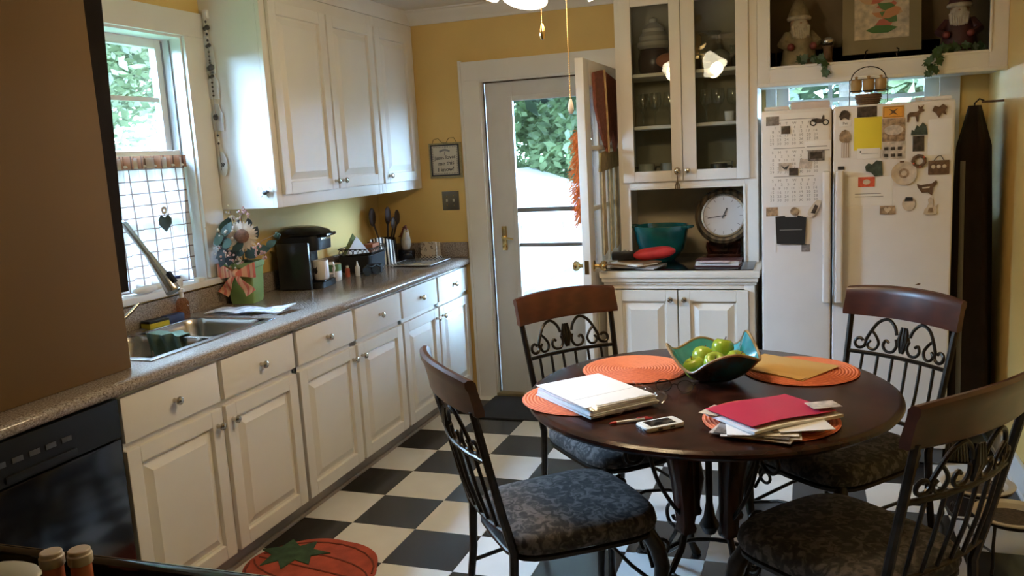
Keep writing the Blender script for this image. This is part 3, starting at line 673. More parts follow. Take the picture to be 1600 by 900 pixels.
def mug(loc, m, lab, r=.042, h=.095, rz=0, hm=None):
    t = thing('mug', lab, 'mug', loc, rz)
    obj('cup', lathe(B(), [(0,0),(r*.88,0),(r*.96,.006),(r,h*.3),(r,h-.003),(r-.002,h),(r-.005,h-.003),(r-.005,.012),(0,.008)], 22), m, t)
    obj('handle', tube(B(), [(r-.003,0,h*.8),(r+.022,0,h*.82),(r+.030,0,h*.5),(r+.02,0,h*.22),(r-.003,0,h*.2)], .006, 8), hm or m, t)
    return t
mat('mug_white', (.80,.78,.74), .25); mat('mug_grey', (.28,.28,.24), .35); mat('mug_dark', (.05,.05,.05), .3)
mug((1.050, 1.63, 1.366), 'mug_grey', 'grey mug at left on the bottom hutch shelf', .045, .10, R(180), 'mug_dark')
mug((1.165, 1.66, 1.366), 'mug_grey', 'grey mug beside the centre post on the bottom hutch shelf', .045, .10, R(180), 'mug_dark')
mug((1.44, 1.61, 1.366), 'mug_dark', 'dark mug on the bottom hutch shelf behind right door', .045, .085)
single('small_cup', lathe(B(), [(0,0),(.022,0),(.026,.05),(.024,.05),(.02,.005),(0,.005)], 16), 'mug_white', 'little white cup on the middle hutch shelf at right', 'cup', (1.50, 1.60, 1.671))
for k, (z, m, l) in enumerate(((0,'mug_dark','dark box at the bottom of the little stack in the hutch'),(.032,'mug_white','white flat box in the middle of the little stack in the hutch'),(.062,'mug_grey','grey box on top of the little stack in the hutch'))):
    single('storage_box', bxc(B(), (0,0,.016), (.12-.01*k,.10,.029), .003), m, l, 'box', (1.45, 1.75, 1.366+.085*0+z))
# things in the niche
single('counter_mat', box(B(), .885, 1.636, 1.222, 1.90, 0, .004, .001), 'black_gloss', 'black glossy mat covering the hutch ledge', 'mat', (0, 0, HZ+.0005))
ZH = HZ+.0052
t = thing('teal_bowl', 'deep teal ceramic bowl with small side handles in the hutch niche', 'bowl', (1.125, 1.60, ZH), R(-20))
obj('body', lathe(B(), [(0,0),(.07,0),(.075,.006),(.095,.022),(.122,.06),(.138,.11),(.146,.16),(.153,.178),(.152,.194),(.144,.194),(.138,.16),(.130,.11),(.114,.06),(.08,.026),(0,.018)], 40), ramp_mat('teal_glaze', 'noise', 9, [(.3,(.004,.075,.085)),(.7,(.01,.16,.17))], .15, coat=.5), t)
for s in (-1, 1): obj('handle', tube(B(), [(.142*s,-.035,.185),(.178*s,-.03,.188),(.186*s,0,.188),(.178*s,.03,.188),(.142*s,.035,.185)], .008, 8), 'teal_glaze', t)
# round clock leaning on a dark wooden stand
t = thing('mantel_clock', 'round silver clock in a dark ring frame on the hutch', 'clock', (1.462, 1.615, ZH+.036))
tilt = Mx.Translation((0, 0, .198)) @ Mx.Rotation(R(-12), 4, 'X') @ Mx.Rotation(R(90), 4, 'X') 
obj('frame_ring', lathe(B(), [(.112,-.03),(.15,-.03),(.155,-.01),(.15,.012),(.135,.022),(.118,.018),(.112,.0)], 44, tilt), ramp_mat('clock_wood', 'wave', 8, [(0,(.03,.022,.014)),(1,(.09,.06,.03))], .25, dist=3, coat=.4), t)
obj('bezel', lathe(B(), [(.107,.004),(.118,.010),(.121,.018),(.116,.024),(.108,.020),(.105,.010)], 44, tilt), 'nickel', t)
f = obj('dial', lathe(B(), [(0,-.02),(.112,-.02),(.112,.008),(0,.008)], 44, tilt), ramp_mat('silver_dial', 'noise', 3, [(.3,(.60,.60,.60)),(.7,(.72,.72,.72))], .55), t)
b = B()
for k in range(12):
    a = R(30*k); M = tilt @ Mx.Rotation(a, 4, 'Z') @ Mx.Translation((0, .092, .0085)); box(b, -.0016, .0016, -.008, .008, 0, .001, 0, M)
obj('hour_marks', b, 'ink_grey', f)
obj('minute_hand', box(B(), -.002, .002, -.015, .085, .010, .012, 0, tilt @ Mx.Rotation(R(98), 4, 'Z')), 'ink', f)
obj('hour_hand', box(B(), -.003, .003, -.015, .045, .012, .014, 0, tilt @ Mx.Rotation(R(-25), 4, 'Z')), 'ink', f)
b = text_bm('QUARTZ', .012, tilt @ Mx.Translation((0, .045, .0085))) if False else None
t = thing('clock_stand', 'dark wooden easel stand carrying the silver clock', 'stand', (1.462, 1.605, ZH))
b = B(); box(b, -.11, .11, -.06, .09, 0, .018, .005); box(b, -.09, .09, -.045, .08, .018, .034, .005); obj('base', b, 'dark_wood', t)
b = B(); box(b, -.085, .085, .05, .07, .034, .14, .003, ); obj('back_board', b, 'dark_wood', t)
for s in (-1, 1): obj('prong', tube(B(), [(.075*s,.0,.034),(.085*s,-.02,.07),(.082*s,-.035,.095)], [.012,.009,.007], 8), 'dark_wood', t)
t = thing('prayer_book', 'dark red book with pale page edges lying before the clock', 'book', (1.455, 1.385, ZH), R(-3))
obj('cover', box(B(), -.115, .115, -.075, .075, 0, .006, .002), mat('book_red', (.075,.02,.02), .4), t)
obj('pages', box(B(), -.108, .108, -.070, .068, .006, .024, .001), 'paper_grey', t); obj('top_cover', box(B(), -.115, .115, -.03, .075, .024, .029, .002), 'book_red', t)
single('folded_note', box(B(), -.075, .075, -.03, .02, 0, .003, .001), mat('note_pink', (.72,.58,.58), .7), 'pale pink folded note lying on the dark red book', 'note', (1.44, 1.33, ZH+.0295-.005), (0, R(0), R(-4)))
# clutter at the left end of the ledge
def puff(u, v):
    a = 2*PI*u; x = (v-.5)*.22; r = .034*(1-abs(2*v-1)**4*.75)
    return V((x, math.cos(a)*r*1.25, .034+math.sin(a)*r*.95))
single('red_pouch', sheet(B(), puff, 18, 18), mat('red_cloth', (.55,.03,.03), .6, var=.15, scale=20, bump=.3), 'bright red cloth pouch in front of the teal bowl', 'pouch', (1.13, 1.36, ZH+.035), (0, R(-5), R(12)))
single('black_case', bxc(B(), (0,0,.02), (.13,.07,.04), .008), 'black_plastic', 'small black case beside the red pouch on hutch', 'case', (.962, 1.37, ZH+.036), (0, 0, R(10)))
t = thing('mail_stack', 'loose letters and magazines under the red pouch on the hutch', 'papers', (1.03, 1.33, ZH))
for k in range(5): obj('sheet', bxc(B(), (.02*math.sin(k*2),.01*math.cos(k*3),.0035+.0065*k), (.28-.02*k,.17-.01*k,.006), .001, rz=R(-14+9*k*math.cos(k))), ('paper_grey','ink_grey',mat('mail_brown', (.22,.14,.08), .6),'paper','mail_brown')[k], t)
t = thing('trinket_stand', 'small metal trinket holder at the left end of hutch ledge', 'ornament', (.945, 1.475, ZH))
obj('dish', lathe(B(), [(0,0),(.03,0),(.035,.01),(.04,.02),(.036,.02),(.028,.008),(0,.006)], 18), 'steel', t)
for s in (-1, 1): obj('arm', tube(B(), [(0,0,.006),(.012*s,0,.05),(.022*s,0,.07),(.03*s,0,.062)], .004, 8), 'steel', t)
obj('finial', ball(B(), (0,0,.062), .013, 10), 'mug_grey', t)

# ================================================================== refrigerator
FX0, FX1, FY, FZ = 1.682, 2.500, 1.15, 1.695
t = thing('refrigerator', 'white side-by-side refrigerator covered with magnets and papers', 'refrigerator', (2.09, 1.5, 0))
def Lf(bm): return swap(bm, Mx.Translation((-2.09, -1.5, 0)))
obj('cabinet', Lf(box(B(), FX0+.003, FX1-.003, FY+.075, 1.90, .02, FZ-.01, .006)), 'fridge_white', t)
d = obj('freezer_door', Lf(box(B(), FX0, 1.9925, FY, FY+.07, .09, FZ, .010, seg=3)), 'fridge_white', t)
d2_ = obj('fresh_food_door', Lf(box(B(), 1.9995, FX1, FY, FY+.07, .09, FZ, .010, seg=3)), 'fridge_white', t)
for dd, x in ((d, 1.972), (d2_, 2.026)):
    h = obj('handle', Lf(box(B(), x-.017, x+.017, FY-.048, FY-.022, .79, 1.405, .009, seg=3)), 'fridge_white', dd)
    b = B(); box(b, x-.016, x+.016, FY-.024, FY+.002, .79, .83, .005); box(b, x-.016, x+.016, FY-.024, FY+.002, 1.365, 1.405, .005); obj('handle_mount', Lf(b), mat('handle_mount', (.55,.54,.54), .35), dd)
obj('kick_grille', Lf(box(B(), FX0+.01, FX1-.01, FY+.02, FY+.06, .012, .082, .003)), 'fridge_grey', t)
for x in (FX0+.05, FX1-.09): obj('hinge_cap', Lf(box(B(), x-.035, x+.075, FY+.01, FY+.09, FZ+.0005, FZ+.018, .005)), 'fridge_white', t)
# ------------------------------------------------------------------ magnets, photographs and papers on the refrigerator
def fr(name, bx, m, lab, cat, th=.003, lift=0.0, poly=None, bev=.0006, tilt=0, kids=()):
    x0, x1, z0, z1 = bx; cx, cz = (x0+x1)/2, (z0+z1)/2; w, h = x1-x0, z1-z0
    if poly is None: b = box(B(), -w/2, w/2, -th, 0, -h/2, h/2, bev)
    else: b = prism(B(), [(px*w/2, pz*h/2) for px, pz in poly], 0, th, XZ, bev=min(th*.3, .001))
    o = single(name, b, m, lab, cat, (cx, FY-.0004-lift, cz), (0, R(tilt), 0))
    for nm, kb, km in kids: obj(nm, kb, km, o)
    return o
def rect(x0, x1, z0, z1, y): return box(B(), x0, x1, y-.0006, y, z0, z1)
def circ(n=24, a=1, b=1): return [(a*math.cos(2*PI*k/n), b*math.sin(2*PI*k/n)) for k in range(n)]
def up(bm, y): return swap(bm, Mx.Translation((0, y, 0)))
mat('photo_grey', (.20,.18,.17), .35, var=.7, scale=45); mat('photo_dark', (.06,.045,.035), .35, var=.8, scale=50)
mat('photo_tan', (.35,.24,.15), .4, var=.6, scale=55); mat('photo_light', (.55,.48,.42), .4, var=.4, scale=40)
mat('note_yellow', (.80,.66,.05), .7, var=.03); mat('card_orange', (.78,.36,.05), .6, var=.1, scale=30); mat('card_red', (.62,.10,.05), .5, var=.3, scale=40)
mat('magnet_brown', (.13,.07,.035), .6, var=.4, scale=50); mat('magnet_cream', (.62,.52,.40), .6, var=.15, scale=40); mat('magnet_black', (.02,.018,.018), .6); mat('magnet_green', (.05,.07,.05), .6, var=.4, scale=60)
# calendar sheet with printed dates
days = '\n'.join(['S   M   T   W   T   F   S'] + ['  '.join('%2d' % min(30, 7*r+c+1) for c in range(7)) for r in range(5)])
cal = thing('wall_calendar', 'white three-month calendar sheet held on the freezer door', 'calendar', (1.838, FY-.0004, 1.247))
obj('sheet', box(B(), -.146, .142, -.002, 0, 0, .431, .0004), 'paper', cal)
for k in range(3):
    obj('date_print', text_bm(days, .0175, Mx.Translation((-.01, -.0021, .075+.132*k)) @ XZ, .0003, space=1.15, lines=1.05), 'ink_grey', cal)
    obj('title_line', box(B(), -.10, .08, -.0026, -.002, .138+.132*k, .141+.132*k), 'ink_grey', cal)
Z2 = .0026
fr('snapshot', (1.705,1.763,1.626,1.668), 'photo_grey', 'small grey photograph in the top left corner of freezer door', 'photo', .002, Z2)
# motorcycle magnet
t = thing('motorcycle_magnet', 'flat dark motorcycle magnet at the top of freezer door', 'magnet', (1.939, FY-.003, 1.64))
for x in (-.026, .028): obj('wheel', tube(B(), [(x+.012*math.cos(a*PI/8), -.002, -.012+.012*math.sin(a*PI/8)) for a in range(16)], .0026, 6, True), 'magnet_black', t)
obj('frame_body', prism(B(), [(-.03,-.006),(-.01,-.014),(.012,-.014),(.024,-.004),(.022,.02),(.016,.022),(.01,.004),(-.012,.008),(-.034,.006)], 0, .003, XZ), 'photo_dark', t)
fr('snapshot', (1.772,1.812,1.585,1.621), 'photo_dark', 'little dark square photograph near the top of calendar', 'photo', .003, Z2)
fr('note_card', (1.877,1.992,1.467,1.546), 'paper', 'white typed note card overlapping calendar at its right edge', 'note', .0012, Z2, kids=[('typed_line', rect(-.05,.04,.012,.016,-.0012), 'ink_grey'), ('typed_line', rect(-.05,.05,-.006,-.002,-.0012), 'ink_grey')])
fr('snapshot', (1.890,1.963,1.455,1.504), 'photo_grey', 'framed dark landscape photograph below the white note card', 'photo', .003, Z2+.0016, kids=[('inner_picture', rect(-.026,.026,-.015,.015,-.003), 'photo_dark')])
fr('picture_card', (1.761,1.818,1.413,1.451), 'photo_light', 'pale card with dark swallow shape in mid calendar', 'card', .002, Z2, kids=[('bird_shape', up(prism(B(), [(-.02,.01),(-.004,-.002),(.018,.008),(.008,-.012),(-.006,-.01)], 0, .0008, XZ), -.002), 'ink')])
fr('snapshot', (1.807,1.847,1.392,1.426), 'photo_dark', 'tiny dark photograph below the swallow card', 'photo', .0025, Z2+.0022)
fr('picture_card', (1.853,1.908,1.421,1.465), 'photo_light', 'small pale sketch card right of the swallow card', 'card', .002, Z2, tilt=8)
fr('snapshot', (1.703,1.755,1.202,1.244), 'photo_tan', 'small portrait photograph below the calendar at left', 'photo', .002)
fr('round_magnet', (1.812,1.850,1.203,1.242), 'photo_tan', 'round patterned magnet just above the black pouch', 'magnet', .006, poly=circ())
fr('sneaker_magnet', (1.885,1.952,1.193,1.274), 'magnet_cream', 'tilted sneaker-shaped magnet on the freezer door', 'magnet', .008, Z2, poly=[(-.9,-.6),(-.5,-1),(.1,-.8),(.9,.5),(.9,.9),(.4,1),(0,.7),(-.7,-.1)], kids=[('stripes', up(prism(B(), [(-.015,-.02),(.004,-.024),(.018,.012),(.004,.02)], 0, .001, XZ), -.008), 'photo_dark')])
fr('black_pouch', (1.745,1.884,1.068,1.203), 'black_matte', 'square black leather-like pouch hanging on freezer door', 'pouch', .014, 0.0, bev=.005, poly=[(-.92,-.95),(.9,-1),(1,.86),(.45,1),(.4,.9),(-.35,.92),(-.4,1),(-1,.95)], kids=[('flap_seam', rect(-.05,.05,.0,.003,-.014), 'ink_grey')])
fr('paper_strip', (1.737,1.750,1.026,1.11), 'paper', 'narrow white paper strip beside the black pouch', 'paper', .001)
fr('snapshot', (1.862,1.900,1.030,1.066), 'photo_grey', 'small grey photograph at the lower corner of black pouch', 'photo', .002)
# fresh-food door
fr('mask_magnet', (2.021,2.072,1.632,1.677), 'photo_dark', 'dark figure magnet at the top left of the right door', 'magnet', .005, poly=[(-.9,-.2),(-.5,.8),(0,1),(.6,.8),(1,.1),(.7,-1),(0,-.5),(-.6,-1)])
fr('name_tag', (2.025,2.076,1.604,1.630), 'paper', 'white printed name tag under the dark figure magnet', 'tag', .003, kids=[('print', text_bm('Pet', .016, Mx.Translation((0,-.0031,0)) @ XZ, .0003), 'ink')])
fr('jellyfish_magnet', (2.026,2.075,1.531,1.589), 'photo_tan', 'domed face magnet with striped tail strips below it', 'magnet', .006, poly=[(-1,-.6),(-1,.2),(-.6,.8),(0,1),(.6,.8),(1,.2),(1,-.6),(.5,-1),(-.5,-1)])
sm = stripe_mat('strip_print', (.70,.64,.58), (.25,.17,.12), 0, .009, .45)
fr('striped_card', (2.036,2.071,1.462,1.5295), sm, 'narrow vertically striped card beside the yellow note', 'card', .002)
fr('snapshot', (2.100,2.183,1.6395,1.687), 'photo_dark', 'dark group photograph above the yellow note', 'photo', .002)
fr('yellow_note', (2.088,2.2045,1.492,1.639), 'note_yellow', 'large bright yellow note sheet on the right door', 'note', .001)
fr('paper_slip', (2.102,2.199,1.453,1.500), 'paper', 'white typed slip overlapping the bottom of yellow note', 'note', .001, .0012, kids=[('typed_line', rect(-.03,.04,-.002,.0,-.001), 'ink_grey'), ('typed_mark', rect(-.037,-.031,.005,.013,-.001), 'ink')])
fr('recipe_card', (2.2065,2.294,1.629,1.682), 'card_orange', 'orange recipe card top centre of the right door', 'card', .002, kids=[('drawing', up(prism(B(), [(-.02,-.015),(-.005,0),(-.02,.015),(0,.006),(.02,.016),(.006,0),(.02,-.015),(0,-.006)], 0, .0006, XZ), -.002), 'magnet_brown'), ('border', frame(B(), -.040,.040,-.023,.023,.002,.002,.002,.002,-.0026,-.002,0), 'magnet_brown')])
fr('picture_card', (2.206,2.300,1.5245,1.627), 'photo_tan', 'tan food picture card below the orange recipe card', 'card', .002, kids=[('dish_picture', up(prism(B(), [(x*.04, y*.022) for x, y in circ()], 0, .0006, XZ), -.002), 'photo_light')])
fr('coupon_sheet', (2.2065,2.303,1.446,1.523), 'photo_light', 'pale sheet with rows of small squares beside the wreath', 'coupon', .001, kids=[('printed_square', rect(-.04+.028*(k % 3), -.022+.028*(k % 3), -.028+.03*(k//3), -.014+.03*(k//3), -.001), 'photo_dark') for k in range(6)])
fr('deer_magnet', (2.307,2.377,1.605,1.679), 'magnet_brown', 'dark brown elk-shaped magnet with antlers', 'magnet', .005, poly=[(-1,-.95),(-.85,-1),(-.7,-.35),(-.05,-.35),(.1,-1),(.3,-1),(.35,-.2),(.55,.15),(.95,.2),(1,.4),(.7,.55),(.95,1),(.5,.7),(.2,1),(.25,.6),(.35,.4),(.1,.2),(-.7,.2),(-1,-.1)])
fr('mountain_magnet', (2.323,2.391,1.548,1.602), 'magnet_green', 'dark forest-shaped magnet below the elk', 'magnet', .006, poly=[(-1,-1),(-.9,-.1),(-.6,-.3),(-.3,.6),(0,.3),(.4,1),(.8,.5),(1,-1)])
fr('plaque_magnet', (2.332,2.378,1.476,1.544), 'photo_dark', 'small dark upright rectangular magnet above the wreath', 'magnet', .005)
fr('loose_paper', (2.3935,2.487,1.456,1.613), 'paper', 'white blank letter clipped at the right edge of door', 'paper', .001)
fr('berry_magnet', (2.407,2.467,1.617,1.677), 'magnet_brown', 'cluster magnet of dark berries in the top right corner', 'magnet', .008, poly=[(-1,.1),(-.7,.8),(-.1,.6),(.4,1),(1,.5),(.7,0),(.9,-.6),(.3,-.3),(-.1,-1),(-.5,-.3)])
# wreath (star-holed ring)
t = thing('wreath_magnet', 'dark wreath magnet with a star-shaped opening', 'magnet', (2.358, FY-.007, 1.433))
obj('ring', tube(B(), [(.024*math.cos(a*PI/9), 0, .023*math.sin(a*PI/9)) for a in range(18)], [.0065+.002*(a % 2) for a in range(18)], 8, True), 'magnet_brown', t)
obj('berries', ball(ball(ball(B(), (.02,-.006,.016), .004, 8), (-.022,-.006,-.01), .004, 8), (.004,-.006,-.026), .004, 8), 'card_red', t)
t = thing('apple_sign', 'brown hanging wooden sign magnet with three apples', 'magnet', (2.4385, FY-.004, 1.405))
obj('board', box(B(), -.042, .042, -.003, .0035, -.035, .027, .002), 'magnet_brown', t)
for x in (-.022, 0, .022): obj('apple_motif', ball(B(), (x,-.004,.0), .009, 10, (1,.4,1)), 'magnet_cream', t)
obj('bail', tube(B(), [(-.02,0,.026),(-.005,0,.045),(.008,0,.047),(.02,0,.027)], .0015, 6), 'magnet_black', t)
fr('bird_magnet', (2.136,2.210,1.372,1.444), 'magnet_green', 'dark green hen-shaped magnet above the red card', 'magnet', .006, .0014, poly=[(-1,.3),(-.6,.7),(-.2,.5),(.3,1),(.9,.9),(1,-.9),(.1,-1),(-.3,-.5),(-.9,-.3)])
fr('letter', (2.055,2.254,1.239,1.370), 'paper', 'wide white letter sheet in the centre of right door', 'letter', .001, kids=[('typed_line', rect(-.06,.05,-.012,-.009,-.001), 'ink_grey'), ('typed_line', rect(-.06,.06,-.025,-.022,-.001), 'ink_grey')])
fr('gift_card', (2.108,2.178,1.3255,1.3705), 'card_red', 'small red gift card below the green hen', 'card', .002, .0014, kids=[('pale_figure', up(prism(B(), [(x*.016, y*.012) for x, y in circ(12)], 0, .0006, XZ), -.002), 'magnet_cream')])
fr('black_clip', (2.020,2.048,1.409,1.424), 'magnet_black', 'little black clip above the right door handle', 'clip', .006, bev=.002)
# plate magnet
t = thing('plate_magnet', 'round straw-coloured plate magnet with raised rim', 'magnet', (2.298, FY-.001, 1.381))
MP = Mx.Rotation(R(90), 4, 'X')
obj('plate', lathe(B(), [(0,0),(.046,0),(.053,.006),(.053,.010),(.042,.008),(.032,.003),(0,.003)], 32, MP), 'magnet_cream', t)
obj('motif', lathe(B(), [(.012,.003),(.022,.003),(.022,.0045),(.012,.0045)], 24, MP), 'photo_tan', t)
obj('hanger_bow', box(B(), -.018, .0, -.011, -.004, .048, .056, .002), 'magnet_brown', t)
fr('boat_magnet', (2.352,2.434,1.278,1.345), 'magnet_brown', 'brown carved canoe magnet right of the plate', 'magnet', .007, .0, poly=[(-1,.6),(-.6,.4),(.5,.6),(.9,1),(1,.7),(.6,0),(.5,-1),(.1,-.6),(-.5,-.6),(-.9,.1)], kids=[('carved_line', up(prism(B(), [(-.02,.004),(.012,.006),(.01,.0),(-.018,-.002)], 0, .001, XZ), -.007), 'magnet_cream')])
heart = [(0,-1),(-.9,.1),(-.95,.6),(-.55,.95),(-.15,.8),(0,.5),(.15,.8),(.55,.95),(.95,.6),(.9,.1)]
fr('heart_magnet', (2.201,2.264,1.198,1.236), 'photo_tan', 'square tan magnet with a cream heart', 'magnet', .005, kids=[('heart', up(prism(B(), [(x*.016, y*.014) for x, y in heart], 0, .002, XZ), -.005), 'magnet_cream')])
fr('face_magnet', (2.293,2.347,1.211,1.274), 'magnet_cream', 'round cream face magnet with dark hat', 'magnet', .006, poly=circ(), kids=[('hat', up(prism(B(), [(-.018,.012),(.018,.012),(.015,.03),(-.013,.031)], 0, .002, XZ), -.006), 'magnet_black')])
fr('snowman_magnet', (2.382,2.438,1.191,1.271), 'magnet_cream', 'pale snowman-shaped magnet at lower right of door', 'magnet', .006, poly=[(-1,-.9),(-.9,-.4),(-.5,-.1),(-.3,.3),(-.4,.7),(0,1),(.4,.7),(.3,.3),(.5,-.1),(1,.2),(.8,-.3),(1,-.8),(.6,-1),(-.6,-1)], kids=[('apron', up(prism(B(), [(-.012,-.03),(.012,-.03),(.008,-.008),(-.008,-.008)], 0, .001, XZ), -.006), 'photo_tan')])
fr('fish_magnet', (2.352,2.378,.868,.880), 'magnet_brown', 'tiny dark fish magnet alone low on the right door', 'magnet', .004, poly=[(-1,-.6),(-.2,.2),(.3,1),(1,.2),(.4,-.7)])
single('paper_bag', box(B(), -.09, .09, -.05, .05, 0, .05, .012), mat('bag_pink', (.66,.56,.50), .7, var=.1), 'pale folded paper bag lying on top of the refrigerator', 'bag', (1.90, 1.40, FZ-.0095))
single('flat_box', box(B(), -.06, .06, -.1, .1, 0, .03, .003), mat('box_white', (.62,.62,.58), .5), 'small white box on the right end of the refrigerator top', 'box', (2.41, 1.36, FZ-.0095))

# ================================================================== open display cabinet over the refrigerator
DZ0 = 1.832
t = thing('display_cabinet', 'white framed open display cabinet above the refrigerator', 'cabinet', (2.205, 1.73, DZ0))
def Ld(bm): return swap(bm, Mx.Translation((-2.205, -1.73, -DZ0)))
x0, x1 = 1.6475, WR-.001
b = B(); box(b, x0, 1.706, HYF, HYF+.02, DZ0, ZC-.002, .003); box(b, 2.688, x1, HYF, HYF+.02, DZ0, ZC-.002, .003); box(b, 1.706, 2.688, HYF, HYF+.02, DZ0, 1.918, .003); box(b, 1.706, 2.688, HYF, HYF+.02, 2.40, ZC-.002, .003)
obj('face_frame', Ld(b), 'white_paint', t)
obj('inner_bead', Ld(frame(B(), 1.698, 2.696, 1.910, 2.41, .012, .012, .012, .012, HYF-.008, HYF+.001, .003)), 'white_paint', t)
obj('bottom_moulding', Ld(box(B(), x0, x1, HYF-.012, HYF+.02, DZ0-.008, DZ0+.012, .004)), 'white_paint', t)
mat('display_brown', (.19,.135,.065), .6, var=.08)
obj('shelf', Ld(box(B(), x0+.001, x1, HYF+.02, WB-.021, 1.895, 1.913)), mat('display_shelf', (.09,.06,.035), .5), t)
obj('soffit', Ld(box(B(), x0+.001, x1, HYF+.02, WB-.021, DZ0+.001, DZ0+.015)), 'white_paint', t)
obj('back_panel', Ld(box(B(), x0+.001, x1, WB-.02, WB-.001, 1.914, ZC-.002)), 'display_brown', t)
for a, c in ((x0+.001, x0+.015), (x1-.014, x1)): obj('side_panel', Ld(box(B(), a, c, HYF+.021, WB-.021, 1.9135, ZC-.002)), 'display_brown', t)
ZS = 1.9140
def santa(loc, rz, lab, robe, trim, s=1.0, staff=False):
    t = thing('bearded_figurine', lab, 'figurine', loc, rz, 'bearded figurines in the display cabinet')
    def lt(pr, m, nm, M=None, par=None): return obj(nm, lathe(B(), [(r*s, z*s) for r, z in pr], 20, M), m, par or t)
    bd = lt([(0,0),(.085,0),(.09,.01),(.082,.05),(.072,.11),(.066,.15),(.045,.185),(.02,.2),(0,.2)], robe, 'robe')
    hd = obj('head', ball(B(), (0,-.01*s,.215*s), .042*s, 16), 'santa_skin', t)
    b = ball(B(), (0,-.035*s,.185*s), .045*s, 14, (1,.6,1.25)); 
    for k in range(7): tube(b, [((-.036+.012*k)*s,-.045*s,.20*s),((-.03+.010*k)*s,-.062*s,.15*s),((-.02+.007*k)*s,-.055*s,(.11+.012*abs(k-3))*s)], [.011*s,.010*s,.004*s], 6)
    obj('beard', b, 'santa_beard', hd)
    obj('hat', lathe(B(), [(.05*s,.235*s),(.054*s,.25*s),(.044*s,.275*s),(.03*s,.31*s),(.012*s,.335*s),(0,.34*s)], 18), robe, hd)
    obj('hat_trim', tube(B(), [(.047*s*math.cos(a*PI/8), -.006*s+.047*s*math.sin(a*PI/8), .24*s) for a in range(16)], .011*s, 8, True), 'santa_beard', hd)
    obj('nose', ball(B(), (0,-.052*s,.212*s), .008*s, 8), 'santa_skin', hd)
    for q in (-1, 1):
        obj('arm', tube(B(), [(.05*q*s,0,.165*s),(.085*q*s,-.03*s,.12*s),(.055*q*s,-.075*s,.10*s)], [.024*s,.022*s,.018*s], 10), robe, t)
        obj('mitten', ball(B(), (.052*q*s,-.085*s,.10*s), .018*s, 10), trim, t)
    obj('hem', tube(B(), [(.086*s*math.cos(a*PI/10), .086*s*math.sin(a*PI/10), .012*s) for a in range(20)], .010*s, 8, True), 'santa_beard', t)
    return t
mat('santa_skin', (.30,.19,.12), .5); mat('santa_beard', (.40,.36,.28), .7, var=.2, scale=40, bump=.4); mat('robe_olive', (.22,.18,.10), .6, var=.3, scale=25); mat('robe_wine', (.05,.012,.012), .6, var=.3); mat('dark_red', (.16,.03,.025), .6)
santa((1.845, 1.70, ZS), R(10), 'cream-robed bearded figurine at the left of the display cabinet', 'robe_olive', 'dark_red', 1.05)
santa((2.585, 1.70, ZS), R(-10), 'dark red bearded figurine at the right of the display cabinet', 'robe_wine', 'dark_red', 1.0)
t = thing('glass_globe', 'little silver-domed globe beside the cream-robed figurine', 'ornament', (1.985, 1.655, ZS))
obj('stand', lathe(B(), [(0,0),(.03,0),(.032,.02),(.02,.03),(.022,.09),(.03,.10),(0,.10)], 16), 'magnet_brown', t); obj('dome', ball(B(), (0,0,.122), .032, 16, (1,1,.8)), 'steel', t)
# picture on a wire easel
t = thing('framed_picture', 'olive-matted picture of orange and green vegetables on an easel', 'picture', (2.243, 1.775, ZS+.055), rot=(R(-8), 0, 0))
obj('mat_board', box(B(), -.185, .185, -.006, .006, 0, .40, .002), mat('mat_olive', (.28,.23,.12), .6), t)
p = obj('print', box(B(), -.128, .128, -.008, -.006, .07, .335), mat('print_cream', (.60,.50,.36), .6, var=.35, scale=30), t)
rnd = random.Random(3)
for k in range(12):
    a = rnd.uniform(-.7, .7); cx, cz = rnd.uniform(-.08, .08), .14+rnd.uniform(0, .15)
    poly = [(-.07,-.008),(-.03,-.018),(.03,-.016),(.06,0),(.03,.016),(-.03,.014)]
    M = Mx.Translation((cx*.7, -.0082-.0003*k, cz)) @ XZ @ Mx.Rotation(a, 4, 'Z')
    col = [(.62,.28,.12),(.55,.16,.10),(.10,.20,.06),(.62,.40,.22),(.62,.46,.32)][k % 5]
    obj('painted_shape', prism(B(), [(x*.75, y*1.4) for x, y in poly], 0, .0003, M), mat('veg_%d' % (k % 5), col, .6) if k < 5 else 'veg_%d' % (k % 5), p)
obj('painted_leaf', prism(B(), [(-.075,.0),(-.03,.022),(.03,.02),(.075,.006),(.03,-.018),(-.04,-.016)], 0, .0004, Mx.Translation((.0,-.0122,.115)) @ XZ), mat('veg_green', (.08,.19,.05), .6), p)
t = thing('wire_easel', 'black wire easel holding the vegetable picture', 'easel', (2.243, 1.765, ZS+.004))
b = B()
for s in (-1, 1):
    tube(b, [(.02*s,.085,.30),(.07*s,.045,.06),(.085*s,.035,.0)], .004, 6)
    tube(b, [(.07*s,.045,.05),(.075*s,-.03,.045),(.078*s,-.035,.058),(.066*s,-.037,.066)], .0035, 6)
tube(b, [(-.075,.045,.05),(.075,.045,.05)], .0035, 6); tube(b, [(0,.085,.30),(0,.13,0)], .004, 6)
obj('frame', b, 'iron', t)
